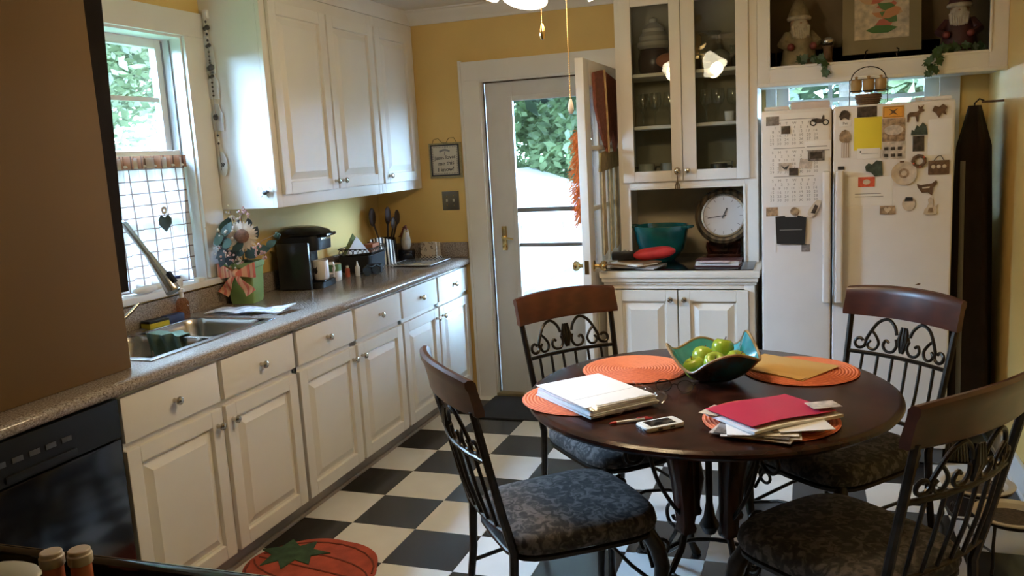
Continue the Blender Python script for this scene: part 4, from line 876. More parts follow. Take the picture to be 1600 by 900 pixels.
# ivy
def ivy_leaf(b, p, n, s, rnd):
    pts = [(0,-.9),(.35,-.55),(.95,-.35),(.55,.05),(.6,.5),(.2,.45),(0,1),(-.2,.45),(-.6,.5),(-.55,.05),(-.95,-.35),(-.35,-.55)]
    q = n.to_track_quat('Z', 'Y').to_matrix().to_4x4(); M = Mx.Translation(p) @ q @ Mx.Rotation(rnd.uniform(0, 6.28), 4, 'Z') @ Mx.Diagonal((s, s, s, 1))
    return prism(b, pts, 0, .02, M)
leaf_mat('ivy_green', (.035,.075,.025), .15)
def ivy(name_label, loc, runs, seed):
    rnd = random.Random(seed); t = thing('ivy_garland', name_label, 'plant', loc)
    b = B()
    for run in runs: tube(b, run, .0022, 6)
    obj('stem', b, 'ivy_green', t)
    for run in runs:
        for a, c in zip(run, run[1:]):
            n = max(2, int((V(c)-V(a)).length/.014))
            for k in range(n):
                p = V(a).lerp(V(c), (k+rnd.random())/n) + V((rnd.uniform(-.018,.018), rnd.uniform(-.014,.0), rnd.uniform(-.01,.01)))
                obj('leaf', ivy_leaf(B(), p, V((rnd.uniform(-.5,.5), -1, rnd.uniform(-.1,.6))).normalized(), rnd.uniform(.017,.029), rnd), 'ivy_green', t)
ivy('ivy garland trailing below the cream-robed figurine', (1.93, 1.60, ZS), [[(-.10,-.01,.03),(-.02,-.03,.04),(.04,-.05,.02)], [(0,-.03,.04),(.02,-.10,.015),(.03,-.115,-.03),(.045,-.115,-.055)]], 5)
ivy('ivy garland trailing below the dark red figurine', (2.47, 1.60, ZS), [[(.20,-.0,.03),(.08,-.03,.035),(.0,-.06,.02)], [(.04,-.03,.035),(.0,-.10,.02),(-.01,-.115,-.04),(-.045,-.118,-.10)], [(0,-.10,.02),(-.05,-.115,-.02),(-.07,-.117,-.045)], [(-.02,-.117,-.04),(-.005,-.117,-.07)]], 6)
# wire rack with three crocks and a basket hanging from the cabinet
t = thing('hanging_crock_rack', 'wire rack of three tan crocks and a basket hanging below display cabinet', 'rack', (2.166, HYF-.050, 1.70))
b = B()
for s in (-1, 1): tube(b, [(.085*s,0,.0),(.085*s,0,.125)], .0025, 6); tube(b, [(.085*s,0,.0),(.06*s,0,.0)], .0025, 6)
tube(b, [(-.085,-.022,.07),(.085,-.022,.07)], .0025, 6); tube(b, [(-.085,.022,.07),(.085,.022,.07)], .0025, 6); tube(b, [(-.085,0,.125),(.085,0,.125)], .002, 6)
tube(b, [(.078*math.cos(R(a)), 0, .122+.062*math.sin(R(a))) for a in range(0, 181, 15)], .0025, 6); tube(b, [(0,.0,.183),(0,.037,.184)], .003, 6)
obj('wire_frame', b, 'iron', t)
mat('crock_tan', (.42,.26,.09), .5, var=.2, scale=20); ramp_mat('wicker', 'wave', 90, [(0,(.10,.05,.02)),(1,(.30,.17,.07))], .7, bump=.6)
for x in (-.055, 0, .055):
    c = obj('crock', lathe(B(), [(0,.062),(.018,.062),(.025,.075),(.027,.10),(.025,.122),(.022,.124),(0,.124)], 16, Mx.Translation((x,0,0))), 'crock_tan', t)
    obj('crock_knob', lathe(B(), [(.008,.124),(.006,.132),(.009,.138),(0,.142)], 10, Mx.Translation((x,0,0))), 'crock_tan', c)
bk = obj('basket', lathe(B(), [(0,.0),(.04,.0),(.048,.012),(.058,.045),(.061,.052),(.056,.054),(.048,.04),(0,.01)], 28), 'wicker', t)
for z in (.01, .02, .03, .04): obj('weave_ring', tube(B(), [((.047+z*.28)*math.cos(a*PI/14), (.047+z*.28)*math.sin(a*PI/14), z) for a in range(28)], .004, 6, True), 'wicker', bk)
# ------------------------------------------------------------------ dark gap between refrigerator and right wall
t = thing('garment_bag', 'dark hanging garment in the gap right of refrigerator', 'garment', (2.640, 1.56, .15))
def garm(u, v):
    a = 2*PI*u; z = v*1.52; r = .118*(1-.42*v)*(1+.12*math.sin(5*a+2*v)); k = 1 if v < .88 else max(.25, 1-(v-.88)*5)
    return V((math.cos(a)*r*k*.95, math.sin(a)*r*1.3*k, z))
obj('cloth', sheet(B(), garm, 30, 16), mat('coat_dark', (.022,.012,.010), .85, var=.3), t)
obj('hook', tube(B(), [(0,0,1.50),(0,0,1.53),(.02,0,1.55),(.04,0,1.54)], .004, 6), 'iron', t)
obj('wall_peg', tube(B(), [(.03,0,1.535),(.123,0,1.535)], .006, 8), 'magnet_brown', t)
t = thing('broom', 'broom with grey handle leaning beside the refrigerator', 'broom', (2.562, 1.255, 0), rot=(R(-3), 0, 0))
obj('stick', tube(B(), [(0,0,.25),(0,0,1.42)], .011, 10), mat('stick_grey', (.16,.15,.15), .4), t)
obj('cap', lathe(B(), [(.013,.20),(.03,.22),(.028,.27),(.012,.30),(0,.30)], 12), 'dark_red', t)
b = B()
for k in range(22): 
    x = -.05+.1*k/21; tube(b, [(x*.5,0,.22),(x,.01*math.sin(k*2),.0)], .004, 5)
obj('bristles', b, mat('bristle', (.10,.07,.03), .9), t)
t = thing('duster_pole', 'pole with dark red rounded duster head beside the refrigerator', 'duster', (2.545, 1.80, 0), rot=(0, 0, 0))
obj('stick', tube(B(), [(0,0,0),(0,0,1.52)], .010, 8), 'dark_trim', t)
obj('head', ball(B(), (0,0,1.57), .055, 16, (.7,.7,1.3)), 'robe_wine', t)
# ================================================================== table
TX, TY, TZ, TRAD = 1.576, -.279, .76, .60
t = thing('dining_table', 'round dark mahogany pedestal table with scrolled iron base', 'table', (TX, TY, 0))
obj('table_top', lathe(B(), [(0,TZ-.036),(TRAD-.045,TZ-.036),(TRAD-.03,TZ-.033),(TRAD-.008,TZ-.026),(TRAD,TZ-.016),(TRAD-.002,TZ-.008),(TRAD-.012,TZ-.002),(TRAD-.022,TZ),(0,TZ)], 96), 'dark_wood', t)
obj('apron', lathe(B(), [(.40,TZ-.095),(.42,TZ-.095),(.42,TZ-.036),(.40,TZ-.036),(.40,TZ-.095)], 64), 'dark_wood', t)
b = B(); box(b, -.40, .40, -.035, .035, TZ-.075, TZ-.037, .004); box(b, -.035, .035, -.40, .40, TZ-.077, TZ-.037, .004); obj('top_brace', b, 'dark_wood', t)
for k in range(4):
    M = Mx.Rotation(R(45+90*k), 4, 'Z')
    l = obj('wood_post', loft(B(), [[(M @ V((x, y, z)))[:] for x, y in rr(w_, d_, .008, 2, cx, 0)] for cx, w_, d_, z in ((.135,.075,.085,.684),(.13,.07,.08,.62),(.11,.055,.065,.45),(.10,.045,.052,.31),(.10,.055,.06,.295),(.10,.05,.055,.28))]), 'dark_wood', t)
    def ir(pts, r=.009): return tube(B(), [M @ V(p) for p in (pts if isinstance(r, list) else cr(pts, 4))], r, 8)
    obj('iron_leg', ir([(.10,0,.29),(.12,0,.22),(.17,0,.14),(.25,0,.075),(.33,0,.045),(.39,0,.03),(.42,0,.012)], [.012]*6+[.018]), 'iron', l)
    sp = [(.20+.055*math.cos(a)*(1-.09*i), 0, .24+.055*math.sin(a)*(1-.09*i)) for i, a in enumerate([R(-100+48*i) for i in range(10)])]
    obj('iron_scroll', ir([(.25,0,.08),(.225,0,.13)] + sp, .007), 'iron', l)
    sp = [(.30+.05*math.cos(a)*(1-.085*i), 0, .60+.05*math.sin(a)*(1-.085*i)) for i, a in enumerate([R(140+45*i) for i in range(10)])]
    obj('iron_bracket', ir([(.10,0,.32),(.16,0,.40),(.215,0,.50),(.25,0,.63)] + sp[:], .007), 'iron', l)
    obj('iron_foot', lathe(B(), [(0,0),(.02,0),(.022,.006),(.015,.016),(0,.018)], 12, M @ Mx.Translation((.42,0,0))), 'iron', l)
obj('base_ring', tube(B(), [(.165*math.cos(a*PI/16), .165*math.sin(a*PI/16), .145) for a in range(32)], .008, 8, True), 'iron', t)
obj('centre_finial', lathe(B(), [(0,.24),(.02,.25),(.035,.28),(.02,.31),(.012,.36),(.012,.68),(0,.68)], 16), 'iron', t)

# ================================================================== chairs
def spiral(cx, cz, r0, a0, turns, n=12, shrink=.55, d=1):
    return [(cx+r0*(1-shrink*i/n)*math.cos(a0+d*2*PI*turns*i/n), cz+r0*(1-shrink*i/n)*math.sin(a0+d*2*PI*turns*i/n)) for i in range(n+1)]
def c2(p): return [(v.x, v.z) for v in cr([(x, 0, z) for x, z in p], 4)]
def yb(z): return -.205-.115*max(0, (z-.47)/.51)            # back lean
def bow(x): return -.040*(1-(x/.235)**2)
def make_chair():
    t = bpy.data.objects.new('dining_chair', None); COL.objects.link(t)
    # seat cushion
    def outline(s, z):
        o = []
        for k in range(48):
            a = 2*PI*k/48; c, q = math.cos(a), math.sin(a); e = .42
            x = abs(c)**e*(1 if c > 0 else -1); y = abs(q)**e*(1 if q > 0 else -1)
            o.append((x*(.222+.012*y)*s, .030+(y*.236+.02*max(0, y)*(1-x*x))*s, z))
        return o
    obj('seat', loft(B(), [outline(.94,.425), outline(1.0,.432), outline(1.02,.448), outline(1.0,.472), outline(.93,.488), outline(.75,.497), outline(.4,.502), outline(.1,.503)]), 'seat_fabric', t)
    b = B()
    tube(b, [(x*.97, .03+(y-.03)*.97, .418) for x, y, _ in outline(1, 0)][::2], .010, 6, True)
    obj('seat_frame', b, 'iron', t)
    # crest rail
    loops = []; n = 16
    for i in range(n+1):
        x = -.238+.476*i/n; yc = bow(x)
        sec = [(.870,-.013),(.870,.009),(.885,.013),(.955,.011),(.975,.013),(.986,.006),(.988,-.006),(.982,-.017),(.965,-.020),(.95,-.015),(.89,-.016),(.876,-.018)]
        k = 1-.10*(abs(x)/.238)**3
        loops.append([(x, yb(z)+yc+o+.006, .929+(z-.929)*k+.008*(1-(x/.238)**2)) for z, o in sec])
    obj('crest_rail', loft(B(), loops), 'chair_wood', t)
    for s in (-1, 1):
        pts = [(s*.200, -.255, 0), (s*.198, -.235, .12), (s*.195, -.212, .30), (s*.194, yb(.45), .45)] + [(s*(.194+.024*(z-.45)/.43), yb(z)+bow(.21), z) for z in (.56,.68,.80,.89)]
        obj('rear_leg', tube(B(), pts, [.012,.012,.013,.014,.013,.012,.012,.011], 8), 'iron', t)
        fp = [(s*.185,.225,.42),(s*.200,.250,.37),(s*.208,.262,.31),(s*.200,.255,.22),(s*.186,.242,.12),(s*.184,.240,.05),(s*.193,.252,.018),(s*.198,.258,.0)]
        l = obj('front_leg', tube(B(), fp, [.024,.026,.024,.017,.013,.013,.016,.018], 10), 'iron', t)
        sp = spiral(s*.135, .36, .035, R(90 if s > 0 else 90), 1.1, 14, .6, -s)
        obj('leg_scroll', tube(B(), [(s*.190,.24,.30)] + [(x, .24, z) for x, z in sp], .006, 8), 'iron', l)
    def bar(pts, r): return tube(B(), [(x, yb(z)+bow(x)*(.75 if z < .6 else 1), z) for x, z in pts], r, 8)
    obj('cross_bar', bar([(-.208,.735),(-.1,.735),(0,.735),(.1,.735),(.208,.735)], .008), 'iron', t)
    obj('lower_bar', bar([(-.196,.512),(-.1,.512),(0,.512),(.1,.512),(.196,.512)], .008), 'iron', t)
    for k in range(6):
        x = -.150+.06*k; obj('spindle', bar([(x*.95,.512),(x,.62),(x,.735)], .0058), 'iron', t)
    for s in (-1, 1):
        p1 = [(s*.028,.815),(s*.040,.845),(s*.070,.868),(s*.105,.855),(s*.128,.822),(s*.145,.785)] + [(s*x, z) for x, z in spiral(.168,.772,.024,R(170),.95,10,.45,1)]
        obj('scroll', bar(c2(p1), .0062), 'iron', t)
        p2 = [(s*.028,.80),(s*.022,.775),(s*.036,.752),(s*.062,.752),(s*.076,.770),(s*.068,.790),(s*.055,.783)]
        obj('scroll', bar(c2(p2), .0058), 'iron', t)
        p3 = [(s*.128,.82),(s*.108,.800),(s*.095,.775),(s*.106,.752),(s*.128,.752),(s*.138,.768),(s*.128,.782)]
        obj('scroll', bar(c2(p3), .0055), 'iron', t)
    lf = B()
    for s in (-1, 0, 1): tube(lf, [(s*.003, yb(.76)+bow(0), .752),(s*.014, yb(.80)+bow(0)-.004, .80),(s*.010, yb(.84)+bow(0), .848)], [.006,.012,.004], 8)
    obj('leaf_boss', lf, 'iron', t)
    for s in (-1, 1): obj('side_stretcher', tube(B(), [(s*.196,-.218,.25),(s*.17,-.08,.285),(s*.170,.07,.285),(s*.200,.252,.24)], .0065, 8), 'iron', t)
    obj('front_stretcher', tube(B(), [(-.200,.254,.24),(-.1,.215,.27),(0,.205,.285),(.1,.215,.27),(.200,.254,.24)], .0065, 8), 'iron', t)
    return t
ch = make_chair()
# the chairs stand round the table, each turned towards it
CH = [((1.142,-.664), (.77,.63), 'dark wood and iron dining chair in the left foreground, grey seat in view'),
      ((1.165,.080), (.73,-.68), 'dark wood and iron dining chair in front of the back door and hutch'),
      ((2.010,.075), (-.67,-.74), 'dark wood and iron dining chair standing before the refrigerator'),
      ((2.020,-.715), (-.77,.64), 'dark wood and iron dining chair in the right foreground, in shadow')]
for k, ((x, y), (fx, fy), lab) in enumerate(CH):
    c = ch if k == 0 else copy_tree(ch)
    c.location = (x, y, 0); c.rotation_euler = (0, 0, math.atan2(fy, fx)-PI/2)
    tag(c, lab, 'chair', 'dining chairs around the table')

# ================================================================== on the table
Z = TZ+.0003
def placemat():
    pr = [(0,0),(.190,0),(.194,.003)]
    r = .192
    while r > .008:
        pr += [(r, .0045), (r-.005, .0068), (r-.010, .0045)]; r -= .0112
    pr.append((0, .006)); return lathe(B(), pr, 64)
pm = mesh_of('placemat', placemat(), 'orange_weave', 60)
for (x, y), l in (((1.296,-.072),'round woven orange placemat at the back left, bare'),((1.187,-.448),'round woven orange placemat at the left under the paper bundle'),((1.868,-.02),'round woven orange placemat at the back right under manila envelope'),((1.789,-.577),'round woven orange placemat near the camera under red folder')):
    o = obj('placemat', pm, None, None, loc=(x, y, Z)); tag(o, l, 'placemat', 'orange placemats on the table')
ZM = Z+.0070
# wavy ceramic bowl and apples
t = thing('ceramic_bowl', 'folded wavy ceramic bowl glazed teal with brown rim', 'bowl', (1.588, -.165, Z))
def bump_(a, c, w_):
    d = (a-R(c)+PI) % (2*PI)-PI; return math.exp(-(d/R(w_))**2)
def rim(a): return .078+.075*bump_(a, 28, 26)+.042*bump_(a, 192, 22)-.034*bump_(a, 243, 20)+.034*bump_(a, 300, 34)+.03*bump_(a, 115, 25)-.012*bump_(a, 350, 18)
def rad(a): return .150-.030*bump_(a, 28, 26)+.010*bump_(a, 192, 22)+.012*bump_(a, 340, 25)-.01*bump_(a, 243, 20)
def bowl_s(off):
    def f(u, v):
        a = 2*PI*u
        aa = a if a < PI*1.6 else a-2*PI
        r0, h = rad(aa), rim(aa); s = v
        r = .055*min(1, s*4) if s < .25 else .055+(r0-.055)*((s-.25)/.75)**.85
        z = .004 if s < .25 else .004+h*((s-.25)/.75)**1.35
        return V((math.cos(a)*(r-off*.4), math.sin(a)*(r-off*.4), z+off))
    return f
ramp_mat('bowl_out', 'noise', 7, [(.35,(.022,.016,.012)),(.5,(.035,.035,.035)),(.62,(.015,.09,.16)),(.75,(.05,.03,.02))], .18, coat=.4)
ramp_mat('bowl_in', 'noise', 10, [(.3,(.02,.20,.27)),(.6,(.06,.40,.48)),(.8,(.20,.34,.28))], .12, coat=.6)
obj('outer_shell', sheet(B(), bowl_s(0), 72, 16), 'bowl_out', t, 80); obj('inner_glaze', sheet(B(), bowl_s(.006), 72, 16), 'bowl_in', t, 80)
obj('rim', tube(B(), [bowl_s(.003)(k/72, 1.0) for k in range(72)], .005, 6, True), mat('bowl_rim', (.30,.20,.09), .4, var=.3, scale=30), t)
AP = lathe(B(), [(0,.012),(.010,.004),(.022,.0),(.031,.010),(.038,.030),(.0385,.045),(.034,.060),(.024,.0685),(.014,.068),(.006,.060),(0,.056)], 22)
apm = mesh_of('flesh', AP, ramp_mat('apple_green', 'noise', 14, [(.3,(.24,.36,.02)),(.7,(.42,.50,.06))], .22, coat=.3), 60)
stm = mesh_of('stem', tube(B(), [(0,0,.057),(.002,0,.068),(.005,.001,.080)], [.0018,.0016,.0022], 6), 'magnet_brown')
for (x, y, z, rx, ry, l) in ((1.541,-.200,.024,20,-10,'green apple at the left front dip of the bowl'),(1.538,-.128,.042,-25,-25,'green apple resting high at the left of the bowl'),(1.597,-.208,.054,40,5,'green apple in the middle facing the camera, hollow top in view'),(1.606,-.115,.068,-10,10,'topmost green apple at the back of the bowl'),(1.648,-.180,.046,25,12,'green apple at the right of the bowl')):
    t = thing('apple', l, 'apple', (x, y, Z+z-.008), group='green apples in the bowl', rot=(R(rx), R(ry), R(x*900)))
    obj('flesh', apm, None, t); obj('stem', stm, None, t)
# white papers in a plastic sleeve
t = thing('paper_bundle', 'thick bundle of white papers in a clear plastic bag', 'papers', (1.245, -.482, ZM), R(48))
for k in range(7): obj('sheet', bxc(B(), (.004*math.sin(k*2.1), .003*math.cos(k*1.7), .0028+.0045*k), (.255-.002*k, .325-.003*k, .0042), .0008, rz=R(1.3*math.sin(k*1.9))), 'paper', t)
obj('top_sheet', bxc(B(), (-.008,.006,.0335), (.245,.31,.0012), .0003, rz=R(-2)), 'paper', t)
obj('dotted_line', box(B(), -.12, .115, -.058, -.0565, .0342, .0344), 'ink_grey', t)
def film(u, v):
    x = -.138+.280*u; a = v; y = -.170-.030*math.sin(a*PI)*(1+.25*math.sin(23*u)); z = .003+.040*v+.004*math.sin(31*u+5*v)
    return V((x, y, z))
obj('plastic_wrap', sheet(B(), film, 40, 8), 'plastic_film', t)
def film2(u, v):
    y = -.175+.16*v; x = .130+.022*math.sin(u*PI)*(1+.3*math.sin(19*v)); z = .004+.038*u+.003*math.sin(27*v)
    return V((x, y, z))
obj('plastic_end', sheet(B(), film2, 8, 30), 'plastic_film', t)
# pen
t = thing('red_pen', 'white ballpoint pen with red ends lying on table', 'pen', (1.395, -.665, Z+.005), math.atan2(.065,.10))
obj('barrel', tube(B(), [(-.045,0,0),(.045,0,0)], .0045, 10), 'mug_white', t)
mat('pen_red', (.50,.03,.03), .3)
obj('grip', tube(B(), [(-.066,0,0),(-.060,0,0),(-.045,0,0)], [.0012,.0035,.0047], 10), 'pen_red', t); obj('cap', tube(B(), [(.045,0,0),(.058,0,0),(.070,0,0)], [.0047,.0042,.0028], 10), 'pen_red', t)
obj('clip', box(B(), .02, .055, -.001, .001, .0045, .0065), 'pen_red', t)
# phone in a chunky white case
t = thing('mobile_phone', 'smartphone in a chunky white case lying face up', 'phone', (1.487, -.690, Z), R(41)-PI/2)
obj('case', loft(B(), [[(x, y, z) for x, y in rr(w_, h_, r_, 5)] for w_, h_, r_, z in ((.062,.122,.010,0),(.068,.128,.012,.003),(.070,.130,.013,.009),(.067,.127,.012,.0135),(.060,.120,.010,.0145))]), mat('case_white', (.80,.79,.74), .35), t)
s = obj('screen', box(B(), -.024, .024, -.044, .040, .0145, .0152, .0003), 'black_gloss', t)
obj('lower_lip', box(B(), -.022, .022, -.0585, -.047, .0145, .0158, .0006), 'case_white', t)
for k, (x, y) in enumerate(((.0352,.02),(.0352,-.02),(-.0352,.02),(-.0352,-.03))): obj('side_port', bxc(B(), (x, y, .0075), (.003,.014,.005), .001), 'ink', t)
for x in (-.02, .0, .02): obj('end_port', bxc(B(), (x,-.0652,.0075), (.009,.003,.005), .001), 'ink', t)
# eyeglasses
t = thing('eyeglasses', 'thin-rimmed eyeglasses lying in front of the wavy bowl', 'glasses', (1.478, -.345, Z+.0016), R(-4))
b = B(); lens = B()
for s in (-1, 1):
    tube(b, [(s*.036+.026*math.cos(a*PI/10), .006*math.sin(a*PI/10), .022+.019*math.sin(a*PI/10)) for a in range(20)], .0016, 6, True)
    tube(b, [(s*.062,0,.028),(s*.066,.01,.030),(s*.060,.075,.012),(s*.056,.11,.003)], .0015, 6)
    lathe(lens, [(0,-.0005),(.0245,-.0005),(.0245,.0005),(0,.0005)], 20, Mx.Translation((s*.036,0,.022)) @ Mx.Rotation(R(90-16), 4, 'X') @ Mx.Diagonal((1.02,.74,1,1)))
tube(b, [(-.010,0,.026),(0,-.002,.029),(.010,0,.026)], .0015, 6)
obj('wire_rim', b, 'iron', t); obj('lens', lens, 'clear_glass', t)
# manila envelope
t = thing('manila_envelope', 'tan manila envelope lying across the back right placemat', 'envelope', (1.805, .005, ZM), R(-33))
obj('body', sheet(B(), lambda u, v: V((-.155+.31*u, -.115+.23*v, .001+.010*math.sin(u*PI)*math.sin(v*PI)+.006*u*v)), 12, 12, .002), mat('manila', (.62,.38,.12), .6, var=.06, scale=6), t)
obj('flap', sheet(B(), lambda u, v: V((-.150+.30*u, -.115+.05*v*(1-.3*abs(2*u-1)), .0045+.010*math.sin(u*PI)*.15)), 8, 3, .001), 'manila', t)
# red folder over papers and magazines
t = thing('magazine_pile', 'loose pile of grey magazines and mail under the red folder', 'magazines', (1.770, -.672, ZM), R(-2))
for k in range(4): obj('magazine', bxc(B(), (.006*math.sin(k*2.3)-.006, -.004*k, .0018+.0033*k), (.225-.012*k, .20-.008*k, .0031), .001, rz=R((-12,4,-6,9)[k])), ('photo_light','paper_grey','photo_grey','paper')[k], t)
t = thing('folded_mail', 'folded envelopes sticking out below the red folder', 'mail', (1.858, -.675, ZM+.0135), R(14))
for k in range(3): obj('envelope', bxc(B(), (.01*k-.005,-.006*k,.0012+.0022*k), (.15,.10,.002), .001, rz=R(5*k-4)), ('paper','magnet_cream','paper')[k], t)
t = thing('red_folder', 'crimson pocket folder with white papers showing at its edges', 'folder', (1.795, -.598, ZM+.0205), R(42))
obj('white_papers', sheet(B(), lambda u, v: V((-.155+.31*u, -.115+.22*v, .0+.004*math.sin(u*5)+.006*(1-v))), 12, 8, .008), 'paper', t)
obj('cover', sheet(B(), lambda u, v: V((-.150+.292*u, -.100+.212*v, .0105+.004*math.sin(u*5)+.006*(1-v))), 12, 8, .002), mat('folder_crimson', (.50,.018,.065), .45, var=.05), t)
obj('loose_sheet', bxc(B(), (.128,-.065,.0215), (.085,.06,.0015), .0003, rz=R(-16)), 'photo_light', t)
obj('loose_sheet', bxc(B(), (-.125,.098,.004), (.09,.06,.0015), .0003, rz=R(24)), 'magnet_cream', t)
CT = CZ1+.0006
# ================================================================== window dressing and sill
t = thing('cafe_curtain', 'brown and white plaid cafe curtain over the lower sash', 'curtain', (-.842, -.245, 1.062))
def cur(u, v):
    y = -.435+.87*u; z = .57*v; fold = (.010+.006*(1-v))*math.sin(u*62+.6*math.sin(5*v)) + .004*math.sin(u*23+3)
    return V((fold, y+.006*math.sin(6*v+9*u)*(1-v), z))
stripe_mat('plaid', (.60,.56,.52), (.13,.075,.06), 1, .046, .10, .9, .20, (2, .052, .95))
obj('panel', sheet(B(), cur, 150, 20), 'plaid', t)
def head(u, v):
    y = -.435+.87*u; return V((.004+(.008)*math.sin(u*95), y, .525+.055*v))
obj('heading', sheet(B(), head, 180, 4), stripe_mat('plaid_head', (.42,.22,.14), (.14,.08,.06), 1, .03, .2, .8, .15), t)
obj('rod', tube(B(), [(-.004,-.452,.535),(-.004,.452,.535)], .006, 10), 'sash_paint', t)
t = thing('curtain_ornament', 'dark heart-shaped leaf ornament with a small flower on the curtain', 'ornament', (-.815, -.01, 1.345))
obj('leaf', prism(B(), [(0,-.04),(.035,-.01),(.04,.015),(.022,.035),(0,.022),(-.022,.035),(-.04,.015),(-.035,-.01)], -.002, .002, Mx.Rotation(R(90), 4, 'Z') @ XZ), mat('ornament_green', (.03,.05,.04), .6), t)
b = B()
for k in range(8): ball(b, (0, .012*math.cos(k*PI/4), .055+.012*math.sin(k*PI/4)), .007, 8, (.4,1,1))
obj('flower', b, 'magnet_cream', t); obj('string', tube(B(), [(0,0,.03),(-.01,0,.06)], .0012, 5), 'magnet_brown', t)
ZSI = 1.0585
def bottle(name, loc, pr, m, lab, capm=None, cap=None, cat='bottle'):
    t = thing(name, lab, cat, loc); obj('body', lathe(B(), pr, 18), m, t)
    if cap: obj('cap', lathe(B(), cap, 14), capm, t)
    return t
bottle('lotion_tube', (-.775, -.02, ZSI), [(0,0),(.018,0),(.02,.006),(.02,.03),(.012,.036),(0,.036)], 'sash_paint', 'short white jar with blue lid on the window sill', mat('lid_blue', (.03,.05,.16), .4), [(.013,.036),(.013,.048),(0,.048)], 'jar')
bottle('candle_cup', (-.775, .12, ZSI), [(0,0),(.024,0),(.026,.016),(.022,.018),(0,.018)], 'sash_paint', 'small white dish at the right end of window sill', cat='dish')
single('white_cloth', ball(ball(B(), (0,0,.018), .028, 12, (1,2.6,.6)), (0,.07,.02), .022, 10, (1,1.5,.7)), 'sash_paint', 'crumpled white cloth lying on the window sill', 'cloth', (-.783, -.21, ZSI))
bottle('soap_bottle', (-.735, -.055, CT), [(0,0),(.026,0),(.028,.01),(.028,.075),(.018,.09),(.010,.095),(0,.095)], glass_mat('soap_amber', (.85,.60,.42), ior=1.4), 'clear soap bottle with peach liquid behind the sink', 'sash_paint', [(.010,.095),(.010,.12),(.014,.122),(.014,.135),(0,.135)])
t = thing('scrub_sponge', 'yellow and black sponge at the back of sink', 'sponge', (-.735, -.23, CT), R(80))
obj('foam', box(B(), -.05, .05, -.03, .03, 0, .022, .005), mat('sponge_yellow', (.60,.52,.04), .9, bump=.8, bscale=200), t); obj('scour_pad', box(B(), -.05, .05, -.03, .03, .022, .032, .003), 'black_matte', t)
single('scrub_brush', bxc(B(), (0,0,.018), (.10,.045,.034), .010), mat('brush_blue', (.02,.035,.12), .5), 'dark blue scrub pad behind the big sink basin', 'brush', (-.735, -.125, CT+.0002), (0, 0, R(85)))
# green cloth draped over the sink divider
def drape(u, v):
    x = -.095+.17*u; s = (v-.5)*.34; 
    if abs(s) < .03: y, z = s, .012
    else: y = math.copysign(.03+.012*(abs(s)-.03), s); z = .012-(abs(s)-.03)
    return V((x+.010*math.sin(9*v), y+.008*math.sin(u*17+v*3), z+.004*math.sin(u*11)))
single('dish_cloth', sheet(B(), drape, 24, 24, .003), mat('cloth_green', (.13,.20,.15), .9, var=.15, scale=30, bump=.5, bscale=250), 'sage green dish cloth hanging over the sink divider', 'cloth', (-.50, -.405, CT+.002), (0, 0, 0))
# folded dish towel on the counter
t = thing('dish_towel', 'white dish towel with blue-grey print lying on the counter', 'towel', (-.49, .09, CT+.001), R(0))
def tow(u, v):
    x = -.19+.38*u; y = -.065+.13*v+.03*(u-.5); z = .006+.010*abs(math.sin(u*7+v*2))*(.4+.6*math.sin(u*PI))+.018*max(0, u-.8)*5*v
    return V((x, y+.01*math.sin(u*9), z))
obj('upper_fold', sheet(B(), tow, 36, 16, .004), ramp_mat('towel_print', 'noise', 16, [(.45,(.72,.72,.74)),(.55,(.34,.35,.44)),(.62,(.70,.70,.73))], .9), t)
obj('lower_fold', sheet(B(), lambda u, v: V((-.18+.35*u, -.055+.12*v+.02*(u-.5), .001+.003*math.sin(u*8))), 20, 8, .003), 'towel_print', t)
# ================================================================== wind chime and bee on the cabinet side
t = thing('beaded_hanging', 'long beaded string of glass pieces hanging on wall cabinet side', 'wall hanging', (-.752, .332, 1.54))
obj('hook', box(B(), -.012, .012, -.004, .0155, .72, .76, .003), 'paper', t)
obj('string', tube(B(), [(0,0,.74),(0,0,.02)], .0016, 6), 'ink_grey', t)
for k in range(9): obj('bead', ball(B(), (0,0,.72-.014*k), .0055, 8), 'ink' if k % 2 else 'mug_white', t)
for z, r in ((.68,.016),(.60,.012),(.50,.018),(.46,.010)): obj('flower_bead', ball(ball(B(), (.006,0,z), r*.8, 10), (-.006,0,z-.005), r*.7, 10), 'mug_dark', t)
for z in (.57,.55,.53,.52,.43,.41,.39,.37): obj('bead', ball(B(), (0,0,z), .005, 8), 'ink', t)
mat('frosted_plate', (.70,.73,.76), .2)
bt = [(-.9,-1),(.9,-1),(.95,.3),(.5,.55),(.35,.95),(-.35,.95),(-.5,.55),(-.95,.3)]
for x, z, w_, h_ in ((-.012,.56,.075,.18),(0,.42,.06,.13),(.006,.27,.065,.13)): obj('bottle_plate', prism(B(), [(a*w_/2, c*h_/2) for a, c in bt], -.003, .003, Mx.Translation((x,.008,z)) @ XZ), 'frosted_plate', t)
obj('rosette', ball(ball(B(), (.004,-.006,.27), .015, 12, (1,.5,1)), (.01,-.008,.278), .007, 8), 'mug_dark', t)
for z in (.185,.172,.16,.147): obj('bead', ball(B(), (0,0,z), .0055, 8), 'ink' if int(z*1000) % 2 else 'mug_white', t)
ov = obj('oval_tag', prism(B(), [(.026*math.cos(a*PI/12), .058*math.sin(a*PI/12)) for a in range(24)], -.003, .003, Mx.Translation((.008,.006,.05)) @ XZ), 'frosted_plate', t)
obj('swirl', tube(B(), [(.008+.012*(1-i/20)*math.cos(i*.7), .002, .045+.012*(1-i/20)*math.sin(i*.7)) for i in range(18)], .0018, 6), 'ink', ov)
t = thing('bee_ornament', 'silver bee ornament fixed low on the wall cabinet side', 'ornament', (-.525, .336, 1.445))
